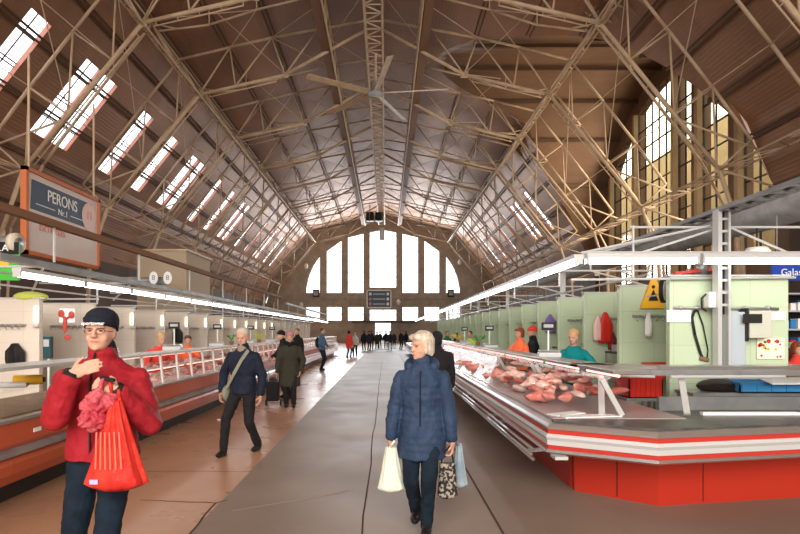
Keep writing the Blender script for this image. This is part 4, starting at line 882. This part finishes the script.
def hand(c, w, d, n, sc, curl=.5, spread=.1, side=1):       # wrist, direction of the fingers, palm normal
    d = V(d).normalized(); n = V(n); n = (n-d*n.dot(d)).normalized(); s_ = d.cross(n).normalized()*side
    rot = Matrix((s_*side, d, n)).transposed(); c.sph(w+d*.045*sc, .040*sc, .056*sc, .018*sc, 12, 8, rot); c.cap(w-d*.03*sc, w+d*.02*sc, .027*sc, .026*sc, 10)
    for i, (o, L) in enumerate(((-.030, .062), (-.011, .074), (.010, .070), (.030, .052))):
        p = w+d*.088*sc+s_*o*sc; q = d+s_*o*spread*8; q.normalize(); a = 0
        for j, f in enumerate((.42, .32, .26)):
            a += curl*(.9 if j else .6); e = q*math.cos(a)+n*math.sin(a); p2 = p+e*L*f*1.15*sc; c.cap(p, p2, (.0095-.001*j)*sc, (.0088-.001*j)*sc, 8); p = p2
    p = w+d*.02*sc-s_*.028*sc; q = (d*.55-s_*.75+n*.25).normalized(); p2 = p+q*.036*sc; c.cap(p, p2, .0125*sc, .0105*sc, 8); q = (q*.55+d*.5+n*curl*.5).normalized(); c.cap(p2, p2+q*.034*sc, .0105*sc, .0088*sc, 8)
def figure(label, x, y, H=1.7, rz=0, coat='black', hem=.85, trousers='black', shoes='shoe', hair=None, hat=None, hairstyle='short', hands=((-.26, -.08, .78), (.26, -.08, .78)), poles=((-1, .6, -.2), (1, .6, -.2)),
           feet=((-.11, -.02), (.11, .05)), lift=(0, 0), yaw=0, pitch=0, lean=0, vox=.008, width=1.0, puff=0, flare=1.0, hdir=(None, None), curl=(.5, .5), collar=True, fur=None, cuff=None, z0=0, extra=None, lowface=False, group=None, sleeve=None):
    s = H/1.75; t = thing('person', label, 'person', (x, y, z0), rz, group=group)
    ln = Matrix.Rotation(lean, 3, 'X')
    def U(px, py, pz):       # upper body point, leaning about the hips
        q = V((px, py, pz-.95)); q = ln @ q; return V((q.x, q.y, q.z+.95))*s
    drop = .02+.35*max(abs(feet[0][1]), abs(feet[1][1]))**2
    hipz = (.93-drop)*s
    leg = []
    for sg, ft, lf in ((-1, feet[0], lift[0]), (1, feet[1], lift[1])):
        hp = V((sg*.09*s, 0, hipz)); an = V((ft[0]*s, ft[1]*s+.02*s, (.09+lf)*s)); kn, an = ik(hp, an, .44*s, .43*s, (sg*.05, -1, 0)); leg.append((hp, kn, an))
    arm = []
    for i, sg in ((0, -1), (1, 1)):
        sh = U(sg*.165*width, .0, 1.365); hd = V(hands[i])*s; el, wr_ = ik(sh, hd, .29*s, .26*s, poles[i]); arm.append((sh, el, wr_))
    hc = U(0, -.015, 1.635)+V((0, -.01*s, 0)); Tm = Matrix.Translation(hc) @ Matrix.Rotation(yaw, 4, 'Z') @ Matrix.Rotation(pitch, 4, 'X')
    # body
    b = MB(); head_mesh(b, Tm, s)
    hp_ = lambda a, c_, d_: Tm @ V((a*s, c_*s, d_*s))
    nose = [hp_(0, -.084, .012), hp_(0, -.102, -.024)]; b.cap(nose[0], nose[1], .008*s, .0135*s, 8); b.sph(hp_(-.011, -.094, -.028), .009*s); b.sph(hp_(.011, -.094, -.028), .009*s)
    b.cap(hp_(-.045, -.078, .026), hp_(-.012, -.088, .026), .008*s, .008*s, 8); b.cap(hp_(.045, -.078, .026), hp_(.012, -.088, .026), .008*s, .008*s, 8)
    b.sph(hp_(0, -.080, -.056), .026*s, .012*s, .010*s); b.sph(hp_(0, -.066, -.094), .022*s, .02*s, .016*s)
    for sg in (-1, 1): b.sph(hp_(sg*.076, .005, -.005), .010*s, .02*s, .032*s); b.sph(hp_(sg*.040, -.050, -.035), .022*s, .022*s, .024*s)
    b.cap(U(0, .01, 1.40), hc+V((0, .02*s, -.06*s)), .058*s, .054*s, 12)
    u, v_ = V((1, 0, 0)), V((0, 1, 0))
    b.loft([b.ring(U(0, 0, z), u, v_, rx*s, ry*s, 16) for z, rx, ry in ((.86, .13, .09), (.95, .15, .10), (1.05, .135, .09), (1.2, .14, .10), (1.35, .16, .10), (1.42, .15, .085), (1.47, .07, .06))])
    for hp, kn, an in leg:
        b.cap(hp, kn, .078*s, .052*s); b.cap(kn, an, .05*s, .034*s); b.sph(an+V((0, -.04*s, -.06*s)), .034*s, .085*s, .022*s)
    for i, (sh, el, wr_) in enumerate(arm):
        b.cap(sh, el, .048*s, .038*s); b.cap(el, wr_, .037*s, .026*s, 10)
        d = V(hdir[i][0]) if hdir[i] else (wr_-el); n = V(hdir[i][1]) if hdir[i] else V((-(-1, 1)[i], 0, 0))
        hand(b, wr_+(wr_-el).normalized()*.02*s, d, n, s, curl[i], side=(-1, 1)[i])
    body = b.remesh('body', 'skin', t, vox=min(vox, .0065) if vox < .012 else vox, smooth=2, fac=.4)
    # face
    for sg in (-1, 1): MB().sph(hp_(sg*.030, -.0765, .006), .011*s, .007*s, .0042*s, 10, 6).obj('eye', 'eye', t, True)
    MB().sph(hp_(0, -.0885, -.055), .021*s, .006*s, .0055*s, 10, 6).obj('lips', 'lips', t, True)
    # trousers
    b = MB()
    if hem > -1:
        b.loft([b.ring(V((0, 0, z*s)), u, v_, rx*s, ry*s, 18) for z, rx, ry in ((.80, .15, .115), (.88, .17, .125), (.96, .165, .12), (1.04, .15, .11))])
        for hp, kn, an in leg:
            d = (kn-hp); b.cap(hp, kn, .098*s, .070*s, 14); b.cap(kn, an+V((0, 0, .02*s)), .069*s, .056*s, 14); b.cap(kn+(an-kn)*.5, an+V((0, .005, -.012*s)), .060*s, .056*s, 14)
        b.remesh('trousers', trousers, t, vox=max(vox, .008), disp=.022, dsc=.07)
    for hp, kn, an in leg:
        b = MB(); f = V((an.x, an.y, an.z-.05*s)); b.cap(f+V((0, .02*s, .03*s)), f+V((0, .03*s, -.005*s)), .045*s, .04*s); b.sph(f+V((0, -.08*s, .0*s)), .047*s, .105*s, .042*s); b.cap(f+V((0, .04*s, -.01*s)), f+V((0, -.12*s, -.012*s)), .035*s, .032*s)
        b.cap(f+V((0, .02*s, .075*s)), f, .048*s, .048*s); b.cap(f+V((0, .0, .06*s)), f+V((0, -.07*s, .01*s)), .042*s, .036*s); b.remesh('shoe', shoes, t, vox=max(vox, .008))
    # coat
    b = MB(); rings = []; w_ = width; n = 28; zs = hem; fl_ = flare
    prof = [(hem, .192*fl_, .155*fl_*fl_), ((hem+.95)/2 if hem < .9 else hem+.03, .196*(1+(fl_-1)*.7), .155*fl_), (1.0, .178*(.6+.4*w_)+.006, .140), (1.1, .17*(.6+.4*w_), .13), (1.22, .182*w_, .138), (1.33, .190*w_, .134), (1.375, .184*w_, .118), (1.42, .150*w_, .10), (1.455, .112*(.5+.5*w_), .09), (1.49, .09, .085)]
    def pr(z):
        for (a, p, q), (c_, r_, t_) in zip(prof, prof[1:]):
            if z <= c_: k = (z-a)/(c_-a) if c_ > a else 0; return p+(r_-p)*k, q+(t_-q)*k
        return prof[-1][1:]
    z = hem
    while z <= 1.486:
        rx, ry = pr(z); m_ = 1+puff*(abs(math.sin(math.pi*(z-hem)/.062))-.5)
        P0 = U(0, 0, z) if z > .95 else V((0, 0, z))*s
        rings.append([P0+V((rx*s*m_*math.cos(2*math.pi*i/n), ry*s*m_*math.sin(2*math.pi*i/n)*(1+.02*math.sin(3*i)), 0)) for i in range(n)]); z += .0155
    b.loft(rings)
    if collar: b.cap(U(0, .012, 1.44), U(0, -.008, 1.515), .088*s, .080*s, 18)
    for sh, el, wr_ in arm:
        A = [(sh, .060), (sh+(el-sh)*.45, .067), (el, .066), (el+(wr_-el)*.5, .060), (el+(wr_-el)*.92, .050)]
        for (p, r0), (q, r1) in zip(A, A[1:]):
            m_ = max(1, int((q-p).length/(.031*s))) if puff else 1
            for j in range(m_):
                e0, e1 = p+(q-p)*j/m_, p+(q-p)*(j+1)/m_; k0 = r0+(r1-r0)*j/m_; k1 = r0+(r1-r0)*(j+1)/m_
                o0 = 1+puff*(.7 if j % 2 else -.7); o1 = 1+puff*(-.7 if j % 2 else .7); b.cap(e0, e1, k0*s*(.65+.35*w_)*o0, k1*s*(.65+.35*w_)*o1, 14)
    ct = b.remesh('coat', coat, t, vox=vox, smooth=2, disp=.030*s if vox < .01 else .02, dsc=.09)
    if cuff:
        for sh, el, wr_ in arm: d = (wr_-el).normalized(); MB().bar(wr_-d*.03*s, wr_+d*.035*s, .052*s, 14, r_b=.042*s).obj('cuff', cuff, t, True)
    if fur:
        b = MB(); [b.sph(U(.085*math.cos(a*.52), -.01+.085*math.sin(a*.52), 1.475+.02*math.sin(a*1.9)), .042*s, n=8, m=6) for a in range(12)]; b.remesh('collar', fur, t, vox=max(vox, .01))
    if hair:
        b = MB(); T2 = Tm @ Matrix.Translation(V((0, .012*s, .012*s)))
        head_mesh(b, T2, s, .010, .5, 1.01, .90)
        if hairstyle == 'bob':
            for a in range(-5, 6):
                th = a*R(21); p = lambda z, r: Tm @ V((math.sin(th)*.072*r*s, (.02+math.cos(th)*.088*r)*s, z*s)); b.cap(p(.06, 1.0), p(-.055-.01*math.cos(a*2), 1.0), .026*s, .020*s, 8)
            b.sph(Tm @ V((-.02*s, -.055*s, .085*s)), .058*s, .036*s, .034*s); b.sph(Tm @ V((.03*s, -.05*s, .085*s)), .05*s, .038*s, .036*s); b.sph(Tm @ V((0, .02*s, .10*s)), .075*s, .085*s, .048*s)
        else:
            b.sph(Tm @ V((0, .040*s, .025*s)), .082*s, .072*s, .090*s)
        b.remesh('hair', hair, t, vox=max(vox*.8, .006), smooth=2)
    if hat:
        b = MB(); head_mesh(b, Tm @ Matrix.Translation(V((0, .006*s, .012*s))), s, .014, .54, 1.01, 1.0); b.remesh('hat', hat, t, vox=max(vox*.8, .006), smooth=1)
        b = MB(); T3 = Tm; rr = []
        for z_, g in ((.012, .016), (.062, .021)):
            rr.append([T3 @ V(((.073+g)*math.cos(2*math.pi*i/24)*s, (.008+(.090+g)*math.sin(2*math.pi*i/24))*s, (z_+.012-.018*math.sin(2*math.pi*i/24))*s)) for i in range(24)])
        b.loft(rr).obj('hat_brim', hat, t, True)
    return t, s, U, Tm, arm
red_coat = mat('red_jacket_cloth', (.27, .012, .020), .6, bump=(9, .25), dist=.03); blue_coat = mat('blue_quilted_nylon', (.017, .033, .068), .55, bump=(26, .5), dist=.012, col2=(.027, .048, .092), cscale=6)
navy = mat('navy_jacket_cloth', (.009, .014, .027), .65, bump=(10, .2), dist=.02); jeans = mat('dark_denim', (.006, .011, .019), .9, bump=(14, .4), dist=.02, col2=(.010, .019, .031), cscale=8); blkt = mat('black_trouser_cloth', (.014, .014, .016), .8, bump=(10, .2), dist=.02)
olive = mat('dark_olive_cloth', (.032, .030, .022), .8, bump=(10, .2), dist=.02); blackc = mat('black_cloth', (.012, .012, .014), .8, bump=(10, .2)); furm = mat('black_fur', (.01, .009, .009), .9, bump=(80, 1.), dist=.02)
grey_hair = mat('silver_blonde_hair', (.58, .50, .40), .55, bump=(45, .8), col2=(.36, .30, .24), cscale=18); white_hair = mat('short_grey_hair', (.42, .38, .33), .6, bump=(60, .8)); blond = mat('blond_hair', (.48, .30, .13), .6, bump=(40, .8)); brownh = mat('brown_hair', (.10, .04, .02), .6, bump=(40, .8)); redh = mat('reddish_hair', (.22, .06, .025), .6, bump=(40, .8))
teal = mat('teal_cloth', (.0, .17, .19), .7); orangec = mat('orange_vest', (.85, .16, .06), .6); redc = mat('red_shirt_cloth', (.60, .05, .035), .7); yelg = mat('yellow_green_vest', (.45, .65, .05), .6); pinkhat = mat('dusty_pink_knit', (.42, .18, .19), .9, bump=(90, 1.)); knit = mat('charcoal_knit', (.014, .017, .026), .9, bump=(120, .8)); scarf = mat('grey_brown_scarf', (.22, .18, .14), .9, bump=(50, .8)); strap = mat('olive_grey_strap', (.20, .20, .15), .7)
denimb = mat('light_blue_coat_cloth', (.06, .12, .2), .7)
# shopper in red jacket
FR = figure('person in a bright red jacket and black beanie holding red plastic bags', at(102.5, 0, 3.23).x, 3.23, 1.79, R(4), coat=red_coat, hem=.905, trousers=jeans, hat=knit, hands=((-.055, -.25, 1.395), (.20, -.25, 1.31)), poles=((-.5, .3, -1), (.5, .3, -1)), width=1.25, flare=1.06,
            yaw=R(3), pitch=R(-4), feet=((-.10, .03), (.11, -.1)), lift=(0, 0), vox=.0065, hdir=(((.85, -.15, .32), (.1, .9, -.2)), ((-.8, -.15, .35), (-.1, .7, -.5))), curl=(.3, .9), cuff='black', fur=None)
t, s_, U, Tm, arm = FR
MB().cap(U(0, .02, 1.475), U(0, -.004, 1.55), .082*s_, .075*s_, 20).remesh('neck_warmer', knit, t, vox=.008)
zp = MB(); zp.path([U(0, -.155, z) for z in (.92, 1.05, 1.2, 1.33)]+[U(0, -.125, 1.44), U(0, -.095, 1.52)], .007, 6); zp.obj('zip', 'black', t)
fl_ = MB().box(.05, .17, -.155, -.140, 1.30, 1.315); fl_.v = [tuple(V(p)*s_) for p in fl_.v]; fl_.obj('pocket_flap', red_coat, t)
text('sportswear', .03, 'paper', t, Tm @ V((.004, -.119*s_, .045*s_)), (R(86), 0, R(7)), sx=.9)
for sg in (-1, 1):
    g = MB(); n = 16; pts = [Tm @ V(((sg*.031+.025*math.cos(2*math.pi*i/n))*s_, (-.094+.008*abs(math.cos(2*math.pi*i/n)))*s_, (.003+.017*math.sin(2*math.pi*i/n))*s_)) for i in range(n+1)]; g.path(pts, .0014, 5); g.bar(Tm @ V((sg*.056*s_, -.086*s_, .006*s_)), Tm @ V((sg*.08*s_, 0, .006*s_)), .0016, 5); g.obj('glasses_frame', 'dark', t)
def plastic(name, c, c2=None, alpha=.8): 
    m = mat(name, c, .25, alpha=alpha, bump=(18, .6), dist=.02, col2=c2, cscale=7); m.node_tree.nodes['Principled BSDF'].inputs['Subsurface Weight'].default_value = .0; return m
def bag(name, label, cat, x, y, ztop, zbot, wt, wb, dp, m, seed=1, handle=None, obj_loc=None, folds=9, amp=.13, ped=.78):
    t = thing(name, label, cat, (x, y, zbot)); c = MB(); n = 72; K = 26; rings = []; Ht = ztop-zbot
    for k in range(K+1):
        f = k/K; zz = Ht*f; e = min(1, (f+.03)*9)**.5; g = (wb+(wt-wb)*max(0, (f-.08)/.92)**ped)*e; a_ = amp*(.35+.65*f)
        rings.append([V(((g/2)*math.cos(q)*(1+a_*math.sin(folds*q+seed+2*f)+a_*.5*math.sin(17*q+seed*2)), (dp/2)*(g/wb)**.7*math.sin(q)*(1+a_*math.sin(folds*q+seed+2*f)), zz)) for q in [2*math.pi*i/n for i in range(n)]])
    c.loft(rings); c.obj('bag_body', m, t, True)
    if handle is not None:
        for q in handle:
            a = V((q[0]-x, q[1]-y, q[2]-zbot)); b_ = V((q[3]*1.0, 0, Ht*.96)); h = MB(); h.path([b_, (a+b_)/2+V((q[3]*.15, 0, 0)), a], .011, 8); h.obj('handle', m, t, True)
    return t
redbag = plastic('red_plastic_film', (.62, .045, .03), (.48, .02, .015), .93); pinkbag = plastic('pinkish_red_film', (.36, .025, .045), (.50, .10, .12), .96); whitebag = plastic('white_green_film', (.58, .63, .58), (.62, .66, .52), .93); greybag = plastic('grey_blue_film', (.22, .30, .36), (.34, .42, .46), .9)
bx = at(118, 0, 2.97).x
o = bag('plastic_bag', 'big red striped carrier bag hanging from the red jacketed person hand', 'bag', bx, 2.95, 1.30, at(0, 489, 2.95).z, .06, .345, .17, redbag, 1, ((at(112, 0, 2.97).x, 2.95, 1.40, -.01), (at(120, 0, 2.97).x, 2.95, 1.36, .02)), ped=.85)
MB().box(-.10, -.055, -.088, -.083, .05, .075).obj('label', mat('lilac_print', (.4, .35, .6), .6), o)
for i in range(6): MB().prism([(-.075+.028*i, .13), (-.066+.028*i, .13), (-.06+.024*i, .33), (-.068+.024*i, .33)], 'y', -.091+.003*abs(i-2.5), -.088+.003*abs(i-2.5)).obj('printed_stripe', mat('pale_stripe', (.72, .13, .09), .4), o)
b = MB(); rnd = random.Random(4); [b.sph(V((rnd.uniform(-.06, .06), rnd.uniform(-.02, .02), -.13+rnd.uniform(-.075, .09))), rnd.uniform(.035, .055), .045, rnd.uniform(.04, .06), 10, 7) for _ in range(14)]; b.cap((.0, 0, -.06), (.03, .0, .04), .035, .018)
o = b.remesh('plastic_bag', pinkbag, vox=.006, smooth=1, disp=.05, dsc=.035); o.location = (at(98, 0, 2.93).x, 2.93, at(0, 388, 2.93).z); tag(o, 'small crumpled pinkish red bag held against the red jacket', 'bag')
q = at(108, 379, 2.93); o = MB().cap((-.035, 0, .008), (.03, 0, -.006), .011, .011).obj('phone', 'black', loc=(q.x, 2.93, q.z)); tag(o, 'small black object held in the red jacketed person fist', 'phone')
# woman in the blue coat
FB = figure('woman in a blue quilted coat and jeans carrying bags toward the camera', .30, 4.5, 1.66, R(-8), coat=blue_coat, hem=.66, trousers=jeans, hair=grey_hair, hairstyle='bob', hands=((-.275, -.05, .80), (.275, -.03, .78)), poles=((-1, .7, 0), (1, .7, 0)), yaw=R(-48), pitch=R(2), width=1.12, flare=1.14, puff=.03,
            feet=((-.06, .11), (.05, -.10)), lift=(.05, 0), vox=.0065, curl=(.9, .9), hdir=(((0, -.1, -1), (1, 0, 0)), ((0, -.1, -1), (-1, 0, 0))))
t, s_, U, Tm, arm = FB
MB().cap(U(0, .0, 1.46), U(0, -.005, 1.53), .078*s_, .070*s_, 18).remesh('neck_warmer', navy, t, vox=.009)
b = MB(); [b.sph(U(.115*math.cos(a), .03+.11*math.sin(a), 1.47+.04*math.sin(a)), .05*s_, n=10, m=6) for a in [R(q_) for q_ in range(-20, 201, 20)]]; b.remesh('hood', blue_coat, t, vox=.009, smooth=14)
zp = MB(); zp.path([V((0, -.158, z))*s_ for z in (.67, .8)]+[V((0, -.148, .95))*s_]+[U(0, -.142, z) for z in (1.05, 1.2, 1.33)]+[U(0, -.118, 1.43)], .006, 6); zp.obj('zip', navy, t)
bag('plastic_bag', 'white and pale green carrier bag in the blue coated woman hand', 'bag', at(391, 0, 4.45).x, 4.44, at(0, 447, 4.45).z, at(0, 491, 4.45).z, .09, .235, .13, whitebag, 2, ((at(396, 0, 4.45).x-.01, 4.44, .77, -.02),), amp=.06)
bag('plastic_bag', 'translucent grey bag in the blue coated woman other hand', 'bag', at(460, 0, 4.6).x, 4.66, at(0, 445, 4.6).z, at(0, 489, 4.6).z, .05, .16, .12, greybag, 5, ((at(454, 0, 4.5).x, 4.5, .76, 0),), amp=.08)
pat = mat('black_white_pattern', (.02, .02, .02), .6, col2=(.28, .25, .2), cscale=34); pat.node_tree.nodes['Color Ramp'].color_ramp.elements[0].position = .50; pat.node_tree.nodes['Color Ramp'].color_ramp.elements[1].position = .56
t = bag('shopping_bag', 'black patterned handbag hanging below the grey plastic bag', 'bag', at(447, 0, 4.45).x, 4.42, at(0, 462, 4.45).z, at(0, 497, 4.45).z, .13, .17, .09, pat, 8, None, amp=.02, folds=3)
h = MB(); a0 = at(0, 462, 4.45).z-at(0, 497, 4.45).z; top = V((at(453, 0, 4.45).x-at(447, 0, 4.45).x, .04, .75-at(0, 497, 4.45).z))
for sg in (-1, 1): h.path([V((sg*.05, 0, a0)), V((sg*.04, 0, a0+.07)), top], .007, 6)
h.obj('handle', 'black', t)
# man in the navy jacket
FM = figure('grey haired man in a navy jacket with an olive shoulder strap striding along the aisle', -1.98, 7.4, 1.71, R(-14), coat=navy, hem=.84, trousers=blkt, hair=white_hair, hands=((-.33, -.02, .86), (.30, -.06, .84)), poles=((-1, .8, .2), (1, .8, 0)), yaw=R(6), pitch=R(14), width=1.18,
            feet=((-.16, -.28), (.13, .16)), lift=(.0, .0), vox=.009, curl=(.6, .6))
t, s_, U, Tm, arm = FM
MB().cap(U(0, -.015, 1.45), U(0, -.015, 1.495), .088*s_, .076*s_, 16).remesh('scarf', scarf, t, vox=.01)
st = MB(); P_ = [U(.13, -.10, 1.46), U(.06, -.155, 1.33), U(-.06, -.165, 1.12), U(-.19, -.13, .92)]
for a, b_ in zip(P_, P_[1:]): st.beam(a, b_, .012, .045)
st.obj('strap', strap, t); b = MB(); b.sph(U(-.24, -.02, .84), .06, .12, .12); b.remesh('satchel', strap, t, vox=.012)
# woman in the dark coat with a cart
FD = figure('woman in a long dark coat with fur collar and dusty pink knit hat', at(290, 0, 11.8).x, 11.8, 1.66, R(6), coat=olive, hem=.50, trousers=blkt, hat=pinkhat, hands=((-.30, .0, .80), (.25, -.1, .86)), width=1.25, flare=1.25, feet=((-.09, .05), (.09, -.08)), vox=.012, fur=furm, pitch=R(6))
t = thing('shopping_cart', 'small black wheeled shopping trolley pulled by the dark coated woman', 'trolley', (at(272, 0, 11.9).x, 12.0, 0))
MB().box(-.14, .14, -.1, .1, .12, .55).obj('bag_body', blackc, t, bevel=.03); c = MB().path([V((-.12, .1, .1)), V((-.12, .1, .85)), V((.1, .1, .85)), V((.1, .1, .1))], .012, 6); c.obj('handle', 'galv', t)
for sg in (-1, 1): MB().bar((sg*.15, .08, .07), (sg*.18, .08, .07), .07, 14).obj('wheel', 'black', t)
MB().bar((-.15, .08, .07), (.15, .08, .07), .01, 6).obj('axle', 'galv', t); MB().path([V((-.08, -.1, .12)), V((-.08, -.1, .0))], .012, 6).obj('foot', 'galv', t)
def simple(label, px, y, H, rz, coat, **k): return figure(label, at(px, 0, y).x, y, H, rz, coat=coat, vox=.013 if y < 20 else .02, **k)
simple('person in black coat and hat leaning toward the left counter behind the pink hat', 287, 13.4, 1.70, R(-60), blackc, hem=.6, hat=blackc, lean=R(12), hands=((-.2, -.35, 1.05), (.2, -.35, 1.05)))
simple('orange haired vendor bending behind the left counter', 294, 15.2, 1.70, R(40), redc, hair=redh, lean=R(14)) if False else None
F5 = simple('man with a black backpack and blue jacket standing at the left counter', 322, 23, 1.80, R(75), denimb, hem=.85, trousers=jeans, hair=brownh, hands=((-.2, -.2, 1.0), (.2, -.2, 1.0)))
b = MB(); b.sph((0, .20, 1.2), .16, .11, .24); b.remesh('backpack', blackc, F5[0], vox=.02)
simple('person in a red coat and blue trousers far down the aisle', 349, 34, 1.72, R(150), redc, hem=.62, trousers=mat('blue_trouser_cloth', (.03, .07, .12), .8), hair=blackc, hairstyle='bob')
simple('person in a pale grey top walking right of the red coated person', 355, 36, 1.66, R(0), mat('pale_grey_cloth', (.4, .42, .45), .8), hem=.8, trousers=blkt, hair=brownh)
simple('person in a hooded black coat walking right behind the blue coated woman', 437, 8.6, 1.66, R(180), blackc, hem=.62, hair=blackc, hairstyle='bob', width=1.3)
proto = [simple('x', 365, 50, 1.74, R(0), blackc, hem=.7, hair=brownh, trousers=blkt)[0], simple('x', 372, 52, 1.70, R(180), navy, hem=.8, hair=blackc, trousers=jeans, hat=blackc)[0], simple('x', 380, 55, 1.66, R(30), olive, hem=.5, hair=blond, hairstyle='bob', trousers=blkt)[0]]
CR = [(364, 47, 0, 'left edge'), (369, 46, 1, 'second from the left'), (371.5, 49, 0, 'third from the left'), (377, 51, 2, 'fourth from the left'), (380, 54, 1, 'fifth from the left'), (386, 52, 0, 'middle'), (390, 48, 1, 'right of the middle'), (394, 55, 2, 'third from the right'), (401, 50, 0, 'second from the right'), (406, 58, 1, 'right edge')]
us = set()
for i, (px, y, k, w_) in enumerate(CR):
    o = proto[k] if k not in us else dup(proto[k]); us.add(k); o.location = (at(px, 0, y).x, y, 0); o.rotation_euler = (0, 0, random.choice([0, .4, 3.0, 3.4])); o['label'] = 'distant dark coated shopper near the far doors, %s of the group' % w_; o['group'] = 'distant shoppers near the far doors'
# vendors
simple('blond vendor in a red top bending behind the left counter', 157, 10.6, 1.66, R(50), redc, collar=False, hem=.85, hair=blond, hands=((-.15, -.35, 1.05), (.15, -.35, 1.05)), lean=R(14), pitch=R(12), width=1.15)
simple('vendor in an orange vest bending over the left counter beyond the red top vendor', 188, 12.4, 1.60, R(20), orangec, hem=.85, hair=brownh, hands=((-.15, -.35, 1.05), (.15, -.35, 1.05)), lean=R(18), pitch=R(15))
simple('vendor with orange hair behind the left counter beyond the pink knit hat', 298, 21, 1.78, R(-20), blackc, hem=.85, hair=redh, lean=R(5))
simple('blond vendor in a teal top behind the right counter', 574, 8.9, 1.70, R(-25), teal, collar=False, hem=.85, hair=blond, hands=((-.15, -.35, 1.15), (.15, -.3, 1.15)), yaw=R(-20), pitch=R(8), lean=R(6))
simple('reddish haired vendor in an orange sleeved top behind the right counter', 520, 11.6, 1.74, R(-60), orangec, hem=.85, hair=redh, hairstyle='bob', hands=((-.15, -.35, 1.1), (.15, -.3, 1.1)))
simple('vendor in a black vest and red cap behind the orange sleeved vendor', 533, 12.35, 1.78, R(-100), blackc, hem=.85, hat=redc)
simple('vendor in a yellow green vest far along the right counter', 470, 18.5, 1.68, R(-30), yelg, collar=False, hem=.85, hair=brownh)
simple('dark clothed vendor left of the yellow green vest', 456, 20.5, 1.62, R(-30), blackc, hem=.85, hair=brownh)
simple('vendor in a dark green top farthest along the right counter', 447, 24, 1.68, R(20), mat('dark_green_cloth', (.03, .12, .04), .8), hem=.85, hair=brownh)
simple('person with brown hair at the shelves by the right picture edge', 797, 8.0, 1.50, R(10), redc, hem=.85, hair=redh, hairstyle='bob')
